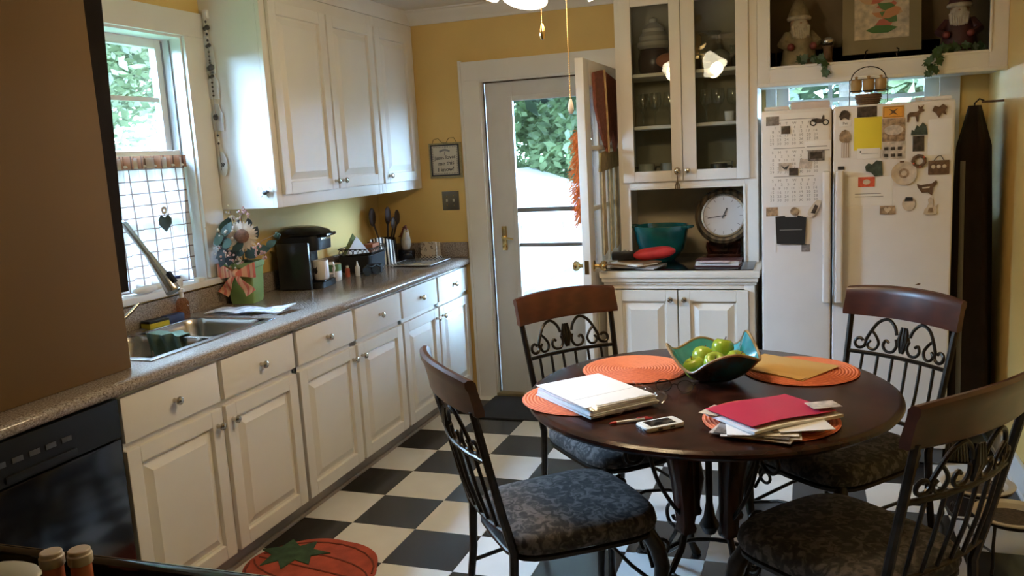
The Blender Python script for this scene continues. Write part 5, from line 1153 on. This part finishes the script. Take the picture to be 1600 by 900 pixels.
obj('body', ball(ball(B(), (0,0,0), .013, 12, (1,.8,.8)), (.016,0,.006), .009, 10), 'mug_dark', t)
for s in (-1, 1): obj('wing', prism(B(), [(0,0),(.012,.02),(.032,.022),(.038,.010),(.02,.0)], -.0015, .0015, Mx.Translation((0,-.004,.006)) @ XZ @ Mx.Diagonal((s,1,1,1))), 'frosted_plate', t)
obj('legs', tube(tube(B(), [(-.01,0,-.008),(-.022,0,-.02)], .0012, 5), [(.01,0,-.008),(.02,0,-.022)], .0012, 5), 'ink', t)
obj('pin', tube(B(), [(0,.005,0),(0,.013,0)], .002, 5), 'ink', t)
# ================================================================== flower arrangement
PX, PY = -.695, .350
t = thing('flower_arrangement', 'green square planter with a peach chevron bow and artificial sunflowers', 'flower arrangement', (PX, PY, CT), R(12))
def sq(s, z, r=.008): return [(x, y, z) for x, y in rr(2*s, 2*s, r, 3)]
pot = obj('planter', loft(B(), [sq(.056,0), sq(.060,.02), sq(.068,.17), sq(.074,.175), sq(.074,.20), sq(.066,.20), sq(.060,.17), sq(.05,.16)]), mat('planter_green', (.24,.35,.10), .4, var=.05), t)
bowm = stripe_mat('chevron_bow', (.74,.36,.20), (.60,.14,.08), 0, .022, .42, .7, angle=.7)
def loop(s):
    def f(u, v):
        q = math.sin(PI*u); return V((s*(.008+.088*q), .022-.040*u-.012*math.sin(2*PI*u), .014*q+(v-.5)*(.018+.060*q)+.006*math.sin(9*u)*(v-.5)))
    return f
bw = obj('bow', sheet(sheet(B(), loop(1), 28, 4, .002), loop(-1), 28, 4, .002), bowm, t, loc=(0, -.092, .155))
ball_ = ball(B(), (0,-.004,0), .020, 12, (1,1.2,1.1)); obj('knot', ball_, bowm, bw)
for s in (-1, 1): obj('tail', sheet(B(), lambda u, v, s=s: V((s*(.010+.060*u)+.050*(v-.5)*(.4+.6*u), -.014-.008*math.sin(u*6), -.012-.085*u+.03*s*(v-.5)*u)), 12, 4, .002), bowm, bw)
obj('moss', ball(B(), (0,0,.19), .055, 12, (1,1,.35)), 'ivy_green', t)
rnd = random.Random(11)
# stems and blossoms
def flower(c, n, r, mp, mc, petals=14, nm='sunflower'):
    q = V(n).normalized().to_track_quat('Z', 'Y').to_matrix().to_4x4(); M = Mx.Translation(c) @ q
    b = B()
    for k in range(petals):
        for lay in (0, 1):
            P = M @ Mx.Rotation(2*PI*(k+.5*lay)/petals, 4, 'Z') @ Mx.Translation((0,0,.004*lay)) @ Mx.Rotation(R(-12-10*lay), 4, 'X')
            prism(b, [(0,r*.35),(r*.12,r*.62),(r*.08,r*.90),(0,r*1.08),(-r*.08,r*.90),(-r*.12,r*.62)], 0, .0015, P)
    f = obj(nm, b, mp, t); obj('flower_centre', ball(B(), (0,0,0), r*.47, 14, (1,1,.35)), mc, f); f.children[0].matrix_local = M
    obj('stem', tube(B(), [(c[0]*.2, c[1]*.2, .18), (c[0]*.6, c[1]*.6, (.18+c[2])*.52), (c[0]-n[0]*.01, c[1]-n[1]*.01, c[2]-n[2]*.01)], .003, 6), 'stem_green', f)
mat('stem_green', (.07,.11,.05), .7); mat('petal_cream', (.60,.52,.42), .7, var=.2, scale=30); mat('petal_brown', (.16,.075,.045), .8, var=.4, scale=90, bump=.6)
leaf_mat('leaf_sage', (.028,.055,.028), .2); leaf_mat('leaf_dusk', (.020,.024,.022), .2); mat('berry_pink', (.62,.36,.30), .5, var=.3); mat('berry_cream', (.72,.62,.48), .5, var=.2)
flower((.070,-.140,.335), (.42,-.9,.12), .072, 'petal_cream', 'petal_brown')
def big_leaf(c, n, s, m, rz=0):
    c = (max(c[0], -.045), c[1], c[2])
    q = V(n).normalized().to_track_quat('Z', 'Y').to_matrix().to_4x4(); M = Mx.Translation(c) @ q @ Mx.Rotation(rz, 4, 'Z')
    pts = [(0,-1),(.45,-.75),(.75,-.25),(.62,.3),(.3,.75),(0,1.1),(-.3,.75),(-.62,.3),(-.75,-.25),(-.45,-.75)]
    tt = prism(B(), [(x*s, y*s) for x, y in pts], 0, .0018, M)
    return obj('leaf', tt, m, t)
for c, n, s, m, rz in (((-.09,-.03,.36),(-.3,-1,.3),.045,'leaf_sage',.4),((-.055,-.05,.375),(.1,-1,.4),.048,'leaf_sage',-.3),((-.08,-.09,.345),(-.5,-1,.2),.040,'leaf_sage',1.2),((-.08,-.06,.31),(-.2,-1,.5),.042,'leaf_sage',2.2),((-.03,-.08,.30),(0,-1,.5),.036,'leaf_sage',1.7),((.08,-.06,.25),(.3,-1,.6),.044,'leaf_sage',-1.0),((.13,-.06,.26),(.3,-1,.4),.034,'leaf_sage',-1.5),((.17,-.05,.285),(.3,-1,.4),.026,'leaf_sage',-1.1),((.07,-.05,.39),(.1,-1,.2),.022,'leaf_dusk',.2),((-.085,-.10,.27),(-.4,-1,.3),.042,'leaf_dusk',2.6),((-.07,-.12,.25),(-.2,-1,.3),.042,'leaf_dusk',2.9),((-.05,-.08,.24),(0,-1,.4),.040,'leaf_dusk',3.4),((-.085,-.11,.31),(-.6,-1,.2),.032,'leaf_dusk',1.6),((-.07,-.13,.22),(-.3,-1,.1),.030,'leaf_dusk',2.7),((.02,-.085,.255),(.1,-1,.5),.034,'leaf_sage',2.0),((-.02,.03,.36),(0,-1,.5),.045,'leaf_dusk',.2),((.05,.03,.33),(.3,-1,.5),.04,'leaf_dusk',-.5),((-.02,-.19,.33),(-.3,-.6,.5),.042,'leaf_sage',.8),((0,-.21,.27),(-.3,-.6,.4),.040,'leaf_dusk',2.4),((.01,-.16,.37),(-.2,-.8,.5),.040,'leaf_sage',-.4),((.03,-.22,.31),(-.3,-.7,.4),.036,'leaf_sage',1.6),((.02,-.17,.24),(-.1,-.8,.4),.040,'leaf_dusk',3.0),((.05,-.15,.29),(0,-1,.4),.034,'leaf_sage',2.4)): big_leaf(c, n, s, m, rz)
def spray(pts, m, nb, r, spread):
    b = tube(B(), pts, .0018, 6); s = obj('twig', b, 'magnet_brown', t); b = B()
    for k in range(nb):
        a = rnd.uniform(.35, 1); i = a*(len(pts)-1); j = min(int(i), len(pts)-2); p = V(pts[j]).lerp(V(pts[j+1]), i-j)
        ball(b, p+V((rnd.gauss(0,spread), rnd.gauss(0,spread), rnd.gauss(0,spread))), r*rnd.uniform(.7,1.2), 6)
    obj('berries', b, m, s)
spray([(0,0,.19),(.08,-.05,.27),(.14,-.08,.25),(.155,-.09,.22)], 'berry_pink', 26, .0065, .013)
spray([(0,0,.19),(.04,-.06,.42),(.06,-.06,.46),(.07,-.06,.43)], 'berry_pink', 18, .0055, .012)
spray([(0,0,.19),(0,-.06,.40),(-.01,-.07,.45)], 'berry_cream', 20, .0055, .014)
spray([(0,0,.19),(-.03,-.11,.27),(-.05,-.15,.29)], 'berry_cream', 20, .006, .016)
spray([(0,0,.19),(.01,-.10,.22),(.0,-.11,.20)], 'berry_cream', 22, .006, .016)
spray([(0,0,.19),(-.0,-.14,.33),(.0,-.24,.37)], 'berry_cream', 18, .005, .018)
spray([(0,0,.19),(.03,-.16,.24),(.03,-.24,.27)], 'berry_pink', 18, .0055, .016)
spray([(0,0,.19),(.12,-.04,.30),(.20,-.05,.33),(.225,-.06,.32)], 'leaf_sage', 8, .008, .008)
# ================================================================== coffee maker and mugs
t = thing('coffee_maker', 'black single-cup coffee maker on the counter', 'coffee maker', (-.642, .815, CT), R(8))
obj('base', loft(B(), [[(x, y, z) for x, y in rr(.24, .23, .05, 6)] for z in (0.0005, .03)]), 'black_plastic', t)
obj('body', loft(B(), [[(x, y, z) for x, y in rr(w_, .23, .06, 6, cx)] for cx, w_, z in ((-.045,.15,.03),(-.045,.15,.19),(-.005,.235,.20),(-.005,.24,.255),(-.01,.235,.275))]), 'black_plastic', t)
obj('lid', loft(B(), [[(x, y, z) for x, y in rr(w_, d_, min(.06, d_/2.2), 6, cx)] for cx, w_, d_, z in ((-.01,.235,.23,.275),(0,.25,.235,.283),(-.01,.24,.22,.30),(-.03,.18,.17,.318),(-.04,.10,.10,.325))]), 'black_gloss', t)
obj('lid_handle', tube(B(), [(.10,-.075,.272),(.145,-.055,.278),(.155,0,.28),(.145,.055,.278),(.10,.075,.272)], .009, 8), 'black_gloss', t)
obj('silver_band', box(B(), .112, .118, -.06, .06, .248, .262, .002), 'steel', t)
obj('drip_tray', box(B(), .03, .118, -.06, .06, .03, .038, .002), 'black_gloss', t)
obj('water_tank', box(B(), -.10, .08, -.150, -.1165, .001, .25, .012), mat('tank_smoke', (.02,.02,.022), .15), t)
m = mug((-.568, .822, CT+.0385), 'mug_white', 'white mug with a dark sketch beside the coffee maker', .043, .10, R(40))
obj('sketch', lathe(B(), [(.0435,.03),(.0438,.03),(.0438,.07),(.0435,.07)], 22) if False else prism(B(), [(-.018,-.018),(-.006,-.010),(-.004,-.020),(.012,-.018),(.018,-.004),(.012,.006),(.016,.020),(.004,.010),(-.010,.012),(-.018,.0)], .0425, .0440, Mx.Rotation(R(-12-40), 4, 'Z') @ Mx.Translation((0,0,.052)) @ XZ), 'ink', m)
m2 = mug((-.60, 1.00, CT), 'mug_white', 'mug with green band standing behind the white sketch mug', .043, .095, R(-60))
obj('green_band', lathe(B(), [(.0432,.055),(.0438,.055),(.0438,.093),(.0432,.093)], 22), mat('band_green', (.12,.22,.06), .4), m2)
# ================================================================== clutter at the far end of the counter
t = thing('cherry_basket', 'dark scroll-wire basket with a black liner on the counter', 'basket', (-.640, 1.40, CT), R(8))
obj('liner', loft(B(), [[(x, y, z) for x, y in rr(w_, d_, .03, 4)] for w_, d_, z in ((.19,.25,.004),(.20,.27,.06),(.205,.28,.10),(.195,.27,.10),(.19,.26,.06))]), 'black_matte', t)
b = B(); 
for z in (.102, .14): tube(b, [(x, y, z) for x, y in rr(.21, .29, .04, 4)], .003, 6, True)
obj('wire_rim', b, 'iron', t)
for k in range(9): obj('scroll', tube(B(), [(.104, -.12+.03*k+.012*math.cos(a*PI/5), .121+.015*math.sin(a*PI/5)) for a in range(10)], .0022, 5, True), 'iron', t)
for k in range(6): obj('scroll', tube(B(), [(-.075+.03*k+.012*math.cos(a*PI/5), -.144, .121+.015*math.sin(a*PI/5)) for a in range(10)], .0022, 5, True), 'iron', t)
t = thing('tent_card', 'white triangular tent card with green back standing in the basket', 'card', (-.635, 1.34, CT+.105), R(0))
obj('face', prism(B(), [(-.075,0),(.075,0),(.0,.105)], -.002, 0, Mx.Rotation(R(52), 4, 'Z') @ XZ), 'paper', t)
obj('back', prism(B(), [(-.080,-.002),(.075,-.002),(-.004,.122)], .004, .012, Mx.Rotation(R(52), 4, 'Z') @ Mx.Translation((-.012,.012,0)) @ XZ @ Mx.Diagonal((1,1,-1,1))), mat('card_green', (.14,.20,.07), .6), t)
single('spice_box', box(B(), -.03, .03, -.06, .06, 0, .05, .004), mat('box_rust', (.30,.10,.04), .6), 'rust orange box lying in the wire basket', 'box', (-.62, 1.485, CT+.101), (0, 0, R(8)))
bottle('glue_bottle', (-.545, 1.165, CT), [(0,0),(.014,0),(.015,.05),(.010,.058),(0,.058)], 'mug_white', 'little white bottle with pointed tip beside the mugs', 'mug_white', [(.008,.058),(.003,.085),(0,.086)])
bottle('spice_bottle', (-.590, 1.13, CT), [(0,0),(.014,0),(.014,.045),(.008,.052),(0,.052)], mat('bottle_red', (.42,.10,.06), .4), 'little red bottle beside the white glue bottle', 'mug_white', [(.008,.052),(.008,.064),(0,.064)])
t = thing('sunglasses', 'black folded sunglasses lying in front of the wire basket', 'sunglasses', (-.465, 1.185, CT+.001), R(70))
for s in (-1, 1): obj('lens', lathe(B(), [(0,-.002),(.030,-.002),(.031,0),(.030,.002),(0,.002)], 18, Mx.Translation((s*.034,0,.03)) @ Mx.Rotation(R(80), 4, 'X')), 'black_gloss', t)
obj('frame', tube(B(), [(-.068,0,.04),(-.034,-.002,.058),(0,-.003,.048),(.034,-.002,.058),(.068,0,.04),(.06,.06,.02),(-.02,.075,.008)], .0045, 8), 'black_plastic', t)
single('camera_case', bxc(B(), (0,0,.027), (.09,.06,.052), .012), 'black_matte', 'small black padded case behind the sunglasses', 'case', (-.500, 1.285, CT+.0005), (0, 0, R(15)))
# zebra striped tea towel standing
zeb = stripe_mat('zebra', (.80,.76,.70), (.015,.013,.012), 0, .020, .5, .8, angle=.15)
t = thing('striped_towel', 'black and white striped tea towel hanging over a small stand', 'towel', (-.635, 1.640, CT), R(40))
def zt(s):
    return lambda u, v: V((-.07+.14*u+.03*v*0, s*(.075-.055*v)+.006*math.sin(u*15), .002+.155*v+.012*math.sin(u*4)*v))
obj('front_fall', sheet(B(), zt(-1), 20, 10, .003), zeb, t); obj('back_fall', sheet(B(), zt(1), 20, 10, .003), zeb, t)
obj('rack', tube(B(), [(-.085,0,0),(-.085,0,.145),(.085,0,.145),(.085,0,0)], .004, 6), 'iron', t)
# utensil crock
t = thing('utensil_crock', 'dark crock full of wooden cooking utensils in the corner', 'crock', (-.690, 1.80, CT))
obj('crock', lathe(B(), [(0,0),(.06,0),(.068,.02),(.07,.12),(.066,.15),(.062,.15),(.062,.03),(0,.02)], 24), 'black_gloss', t)
mat('spoon_wood', (.030,.013,.007), .6, var=.3)
for k, (dx, dy, hgt, w_, sh) in enumerate(((-.03,-.04,.30,.040,.045),(.03,-.02,.31,.036,.045),(.05,.02,.29,.032,.05),(-.01,.05,.28,.03,.04),(.06,-.04,.26,.026,.03))):
    tip = V((dx*1.6, dy*1.6, hgt-.03)); u = obj('spoon_handle', tube(B(), [(dx*.3,dy*.3,.03), tip], .006, 8), 'spoon_wood', t)
    obj('spoon_bowl', ball(B(), tip+V((0,0,.02)), w_, 12, (.35,1,1.5)), 'spoon_wood', u)
t = thing('rooster_figurine', 'white and red rooster figurine in front of the utensil crock', 'figurine', (-.545, 1.80, CT+.075), R(-50))
mat('rooster_white', (.52,.46,.38), .4, var=.25, scale=25)
obj('body', loft(B(), [[(x, y, z) for x, y in rr(w_, d_, min(w_, d_)*.45, 4, cx)] for cx, w_, d_, z in ((0,.05,.045,0),(0,.085,.06,.03),(-.005,.09,.062,.055),(.012,.06,.045,.085),(.022,.04,.034,.11),(.026,.034,.03,.125),(.026,.015,.014,.135))]), 'rooster_white', t)
b = B()
for k in range(5): tube(b, [(-.035,0,.05),(-.065-.004*k,(.006*(k-2)),.085+.012*k),(-.085+.006*k,.012*(k-2),.075+.018*k)], [.010,.009,.004], 6)
obj('tail', b, 'dark_red', t)
obj('comb', prism(B(), [(.005,.125),(.012,.15),(.022,.138),(.03,.155),(.038,.138),(.046,.142),(.042,.122)], -.004, .004, XZ), 'dark_red', t); obj('beak', tube(B(), [(.042,0,.118),(.056,0,.114)], [.006,.001], 6), 'brass', t)
single('dark_canister', lathe(B(), [(0,0),(.05,0),(.054,.006),(.054,.068),(.048,.074),(0,.0745)], 22), 'black_gloss', 'short black canister under the rooster figurine', 'canister', (-.545, 1.80, CT))
t = thing('napkin_holder', 'cream picture napkin holder with checkered base by the back wall', 'napkin holder', (-.395, 1.845, CT), R(-8))
obj('front', prism(B(), [(-.062,.02),(.062,.02),(.058,.115),(.03,.118),(0,.112),(-.03,.118),(-.058,.112)], -.004, .004, Mx.Translation((0,-.022,0)) @ XZ), ramp_mat('napkin_print', 'noise', 30, [(.42,(.60,.50,.40)),(.52,(.62,.53,.42)),(.56,(.10,.05,.04)),(.62,(.55,.46,.36))], .5), t)
obj('back', box(B(), -.058, .058, .018, .026, .02, .11, .003), 'magnet_cream', t)
obj('base', box(B(), -.066, .066, -.034, .034, 0, .022, .004), check_mat('napkin_check', (.03,.025,.02), (.62,.55,.45), 70), t)
# glass cutting board
t = thing('cutting_board', 'clear glass cutting board with pale edges lying on the counter', 'cutting board', (-.385, 1.655, CT), R(0))
obj('foot', box(B(), -.12, .12, -.12, .12, 0, .006), 'clear_glass', t); obj('plate', box(B(), -.14, .14, -.15, .15, .0065, .013, .002), mat('board_glass', (.30,.27,.22), .06, var=.03, coat=.8), t)
b = B(); tube(b, [(x, y, .0105) for x, y in rr(.283, .303, .012, 3)], .0026, 6, True); obj('edge', b, 'frosted_plate', t)
# ================================================================== on the back wall
t = thing('wall_plaque', 'small framed plaque with hand lettering hanging beside the door', 'plaque', (-.288, WB-.001, 1.43))
YP = 0.0
obj('burlap_board', box(B(), -.112, .112, -.010, 0, 0, .222, .003), mat('burlap', (.34,.29,.15), .9, var=.25, scale=120, bump=.6, bscale=300), t)
f = obj('panel', box(B(), -.090, .090, -.014, -.010, .022, .205, .001), mat('panel_cream', (.62,.57,.46), .7, var=.05), t)
obj('border', frame(B(), -.098, .098, .014, .212, .009, .009, .009, .009, -.017, -.010, .001), 'ink', t)
b = B()
for k in range(15):
    for z in (.030, .196): box(b, -.078+.011*k, -.073+.011*k, -.0150, -.0141, z-.002, z+.002)
    for x in (-.083, .083): box(b, x-.002, x+.002, -.0150, -.0141, .030+.011*k, .035+.011*k)
obj('dash_border', b, 'ink', f)
for s_, sz, x, z in (('Jesus loves', .036, 0, .130), ('me this', .040, .006, .094), ('I know!', .040, .002, .055)):
    obj('lettering', text_bm(s_, sz*.93, Mx.Translation((x, -.0146, z)) @ XZ @ Mx.Rotation(R(3), 4, 'Z'), .0012, shear=.12), 'ink', f)
b = tube(B(), [(0,-.0146,.145),(0,-.0146,.165)], .002, 5)
for k in range(7): ball(b, (-.03+.01*k, -.0146, .170+.008*math.sin(k*PI/6)), .007, 8, (1,.15,1))
obj('tree_drawing', b, 'ink_grey', f)
obj('hanging_wire', tube(B(), [(-.09,-.004,.215),(-.075,-.006,.245),(-.045,-.006,.252),(-.02,-.006,.225),(.01,-.006,.222),(.03,-.006,.25),(.065,-.006,.252),(.085,-.004,.215)], .0014, 5), 'iron', t)
t = thing('switch_plate', 'bronze double light switch plate on the back wall', 'light switch', (-.272, WB-.0005, 1.285))
obj('plate', box(B(), -.058, .058, -.006, 0, -.06, .06, .003), mat('switch_bronze', (.15,.12,.085), .35, .7), t)
for x in (-.023, .023): obj('toggle', box(B(), x-.005, x+.005, -.017, -.004, -.006, .012, .002), mat('toggle_ivory', (.60,.54,.42), .4), t)
for x in (-.023, .023):
    for z in (-.03, .03): obj('screw', lathe(B(), [(0,0),(.0035,0),(.003,.0012),(0,.0015)], 10, Mx.Translation((x,-.006,z)) @ Mx.Rotation(R(90),4,'X')), 'brass', t)
# scarecrow hanging on the inner door
t = thing('scarecrow_decoration', 'burlap scarecrow with orange raffia hanging on the open door', 'decoration', (.842, 1.60, 1.34))
mat('burlap_brown', (.24,.075,.04), .9, var=.25, scale=60, bump=.5, bscale=300); mat('raffia', (.80,.20,.03), .8, var=.3, scale=60); mat('scarecrow_tan', (.52,.36,.17), .85, var=.3, scale=25)
YZ = Mx(((0,0,1,0),(1,0,0,0),(0,1,0,0),(0,0,0,1)))
obj('hat_flap', prism(B(), [(-.33,.61),(-.14,.635),(-.12,.44),(-.10,.22),(-.20,.30),(-.32,.44)], .004, .020, YZ, bev=.004), 'burlap_brown', t)
obj('hat_flap', prism(B(), [(-.14,.635),(.18,.60),(.22,.52),(.16,.26),(.10,.20),(.03,.31),(-.10,.20),(-.12,.44)], .008, .026, YZ, bev=.004), 'burlap_brown', t)
obj('hat_seam', tube(B(), [(.028,-.14,.635),(.03,-.12,.44),(.03,-.11,.30),(.03,-.10,.20)], .006, 6), 'scarecrow_tan', t)
obj('shawl', prism(B(), [(-.26,.10),(.24,.12),(.20,.22),(.05,.20),(-.10,.21),(-.22,.20)], .003, .016, YZ, bev=.003), mat('shawl_olive', (.28,.19,.06), .85, var=.3, scale=30), t)
for y0, y1 in ((-.20,-.12),(-.02,.06),(.12,.20)): obj('ribbon', prism(B(), [(y0,-.35),(y1,-.33),(y1-.01,.12),(y0+.01,.12)], .003, .010, YZ), 'scarecrow_tan', t)
t = thing('raffia_garland', 'shaggy orange raffia garland hanging on the open door edge', 'garland', (.800, 1.20, 1.20))
rn = random.Random(4); b = B()
for k in range(420):
    z = rn.uniform(0, .46); r = .075*(1-.5*abs(z-.2)/.42); a = rn.uniform(PI*.5, PI*1.5); 
    p = V((-.008, 0, z)); e = p+V((math.cos(a)*r*rn.uniform(.6,1.2), math.sin(a)*r*rn.uniform(.6,1.2), rn.uniform(-.07,.01)))
    tube(b, [p, (p+e)/2+V((0,0,.012)), e], [.0022,.002,.0012], 4)
obj('strands', b, 'raffia', t); obj('cord', tube(B(), [(-.006,0,-.02),(-.006,0,.50)], .004, 6), 'raffia', t)
# ================================================================== on the floor
t = thing('pumpkin_rug', 'orange pumpkin-shaped rug with green stem on the floor', 'rug', (.055, -.430, .0005), R(-8))
mat('rug_orange', (.40,.065,.03), .95, var=.25, scale=14, bump=.6, bscale=250); mat('rug_seam', (.16,.03,.016), .95, var=.3); mat('rug_green', (.035,.07,.03), .95, var=.4, scale=20, bump=.6, bscale=250)
def pk(n=64):
    o = []
    for k in range(n):
        a = 2*PI*k/n; r = 1+.045*abs(math.cos(3*a)); o.append((.270*r*math.cos(a), .245*r*math.sin(a)))
    return o
obj('body', prism(B(), pk(), 0, .010, bev=.003), 'rug_orange', t)
for k in (-2, -1, 0, 1, 2): obj('rib_seam', tube(B(), [(-.27*math.cos(v)*1.0, .105*k*math.sin(v+.0)*1.0, .0095) for v in [PI*i/12 for i in range(1, 12)]], .0045, 5), 'rug_seam', t)
obj('stem', prism(B(), [(-.29,.05),(-.22,.03),(-.20,-.06),(-.16,.00),(-.10,-.05),(-.10,.03),(-.02,.02),(-.06,.08),(-.0,.13),(-.09,.13),(-.12,.19),(-.16,.13),(-.23,.17),(-.23,.10)], .0102, .0145), 'rug_green', t)
single('door_mat', box(B(), -.03, .72, 1.47, 1.905, .0005, .010, .003), 'black_matte', 'black floor mat lying before the back door', 'mat')
# raised pet feeder
t = thing('pet_feeder', 'black scrolled stand holding two oval pet bowls by the wall', 'pet feeder', (2.555, .37, 0), R(14))
b = B()
for y in (-.135, .135): tube(b, [(.115*math.cos(a*PI/12), y+.118*math.sin(a*PI/12), .175) for a in range(24)], .006, 6, True)
tube(b, [(.0,-.02,.175),(0,.02,.175)], .006, 6)
for x in (-.10, .10):
    for y in (-.22, .22): tube(b, [(x*.8,y*.85,.175),(x,y,.10),(x*.95,y*.97,.03),(x*1.05,y*1.03,0)], .006, 6)
    tube(b, [(x,-.22,.08),(x,-.1,.06),(x,0,.10),(x,.1,.06),(x,.22,.08)], .005, 6)
    for y in (-.1, .1): tube(b, [(x, y+.03*math.cos(q*PI/6)*(1-.05*q), .10+.03*math.sin(q*PI/6)*(1-.05*q)) for q in range(11)], .004, 6)
obj('stand', b, 'iron', t)
for y, l in ((-.135, 'cream oval pet bowl nearer the camera in the feeder stand'), (.135, 'cream oval pet bowl at the back of the feeder stand')):
    p = Mx.Translation((2.555, .37, 0)) @ Mx.Rotation(R(14), 4, 'Z') @ V((0, y, .150))
    bw = thing('pet_bowl', l, 'bowl', p, R(14), 'pet bowls in the stand')
    wob = lambda co: V((co.x*1.05, co.y*.98, co.z))
    obj('bowl', lathe(B(), [(0,0),(.075,0),(.085,.006),(.102,.028),(.125,.034),(.127,.040),(.118,.042),(.100,.036),(.088,.012),(0,.008)], 32, wob=wob), mat('bowl_cream', (.62,.56,.46), .35), bw)
    obj('contents', lathe(B(), [(0,.0085),(.088,.013),(.090,.018),(0,.020)], 24), mat('kibble', (.07,.05,.035), .8, var=.5, scale=90, bump=.8, bscale=120), bw)
# ================================================================== black range in the near left corner with medicine bottles
t = thing('range_cooktop', 'black glass cooktop edge at the bottom left of the picture', 'stove', (.74, -2.285, 0), R(1.6))
obj('body', box(B(), -.34, .34, -.33, .30, .0, .875, .004), 'black_plastic', t)
obj('glass_top', box(B(), -.335, .335, -.325, .295, .8755, .884, .002), 'black_gloss', t)
b = B(); box(b, -.36, .36, .297, .322, .868, .903, .006); box(b, -.36, -.338, -.33, .297, .868, .895, .005); box(b, .338, .36, -.33, .297, .868, .895, .005); obj('raised_rim', b, 'black_gloss', t)
obj('rim_trim', box(B(), -.36, .36, .3225, .3245, .888, .902), 'steel', t)
for (x, y, l) in ((.706,-2.060,'white-capped amber medicine bottle, left of the two on the stove'),(.748,-2.042,'white-capped amber medicine bottle, right of the two on the stove')):
    m = thing('medicine_bottle', l, 'bottle', (x, y, .8845), group='medicine bottles on the stove')
    obj('vial', lathe(B(), [(0,0),(.015,0),(.0165,.003),(.0165,.052),(.0155,.056),(0,.056)], 20), mat('vial_amber', (.62,.20,.10), .25, sss=0), m)
    obj('cap', lathe(B(), [(.0185,.050),(.0195,.052),(.0195,.066),(.0175,.068),(.0175,.0735),(.016,.075),(0,.075)], 28), mat('cap_white', (.72,.66,.62), .4), m)
single('spoon_rest', ball(B(), (0,0,.0132), .05, 16, (1.3,.7,.25)), mat('rest_white', (.62,.64,.60), .3), 'pale oval spoon rest on the cooktop at the picture corner', 'spoon rest', (.585, -2.045, .8845))
# ================================================================== ceiling fan with lights
FXC, FYC = 1.10, -.36
t = thing('ceiling_fan', 'ceiling fan with four frosted glass light shades and pull chains', 'ceiling fan', (FXC, FYC, ZC))
obj('canopy', lathe(B(), [(0,0),(.07,0),(.065,-.03),(.03,-.05),(.014,-.055),(.014,-.10),(.06,-.115),(.105,-.14),(.11,-.20),(.07,-.235),(.05,-.24),(.05,-.275),(.065,-.285),(.06,-.305),(0,-.31)], 28), 'brass', t)
for k in range(5):
    M = Mx.Rotation(R(72*k+20), 4, 'Z')
    bl = obj('blade', prism(B(), [(.17,-.045),(.55,-.068),(.60,-.05),(.615,0),(.60,.05),(.55,.068),(.17,.045)], -.175, -.168, M @ Mx.Rotation(R(8), 4, 'X')), mat('blade_wood', (.30,.20,.11), .4, var=.15, stretch=(1,8,1)), t)
    obj('blade_iron', box(B(), .09, .20, -.018, .018, -.168, -.160, .002, M), 'brass', bl)
mat('shade_glow', (.9,.88,.82), .5, emis=(1.0,.86,.62), estr=13.0)
for k in range(4):
    M = Mx.Rotation(R(90*k+35), 4, 'Z')
    a = obj('light_arm', tube(B(), [M @ V(p) for p in ((.05,0,-.26),(.10,0,-.262),(.135,0,-.278))], .008, 8), 'brass', t)
    Ms = M @ Mx.Translation((.138,0,-.280)) @ Mx.Rotation(R(-38), 4, 'Y')
    obj('shade', lathe(B(), [(.026,.0),(.034,-.015),(.050,-.060),(.064,-.10),(.080,-.130),(.078,-.131),(.061,-.10),(.047,-.060),(.031,-.015),(.022,.0)], 24, Ms), 'shade_glow', a)
    p = Ms @ V((0,0,-.125)) + V((FXC, FYC, ZC))
    l = bpy.data.lights.new('fan_bulb', 'POINT'); l.energy = LAMP; l.color = (1.0,.71,.38); l.shadow_soft_size = .045
    lo = bpy.data.objects.new('fan_bulb', l); COL.objects.link(lo); lo.location = p+V((0,0,-.012))
for dx, dy, zb, hw in ((-.004,-.03,1.945,'brass'),(.065,.02,1.71,'cap_white')):
    c = obj('pull_chain', tube(B(), [(dx,dy,-.30),(dx,dy,zb-ZC+.02)], .0014, 6), 'brass', t)
    n = int((ZC-.30-zb)/.007); b = B()
    for k in range(0, n): bmesh.ops.create_icosphere(b, subdivisions=1, radius=.0025, matrix=Mx.Translation((dx,dy,-.30-.007*k)))
    obj('chain_beads', b, 'brass', c)
    obj('chain_pull', lathe(B(), [(0,.022),(.004,.02),(.009,.0),(.010,-.014),(.006,-.026),(0,-.028)], 14, Mx.Translation((dx,dy,zb-ZC))), hw, c)
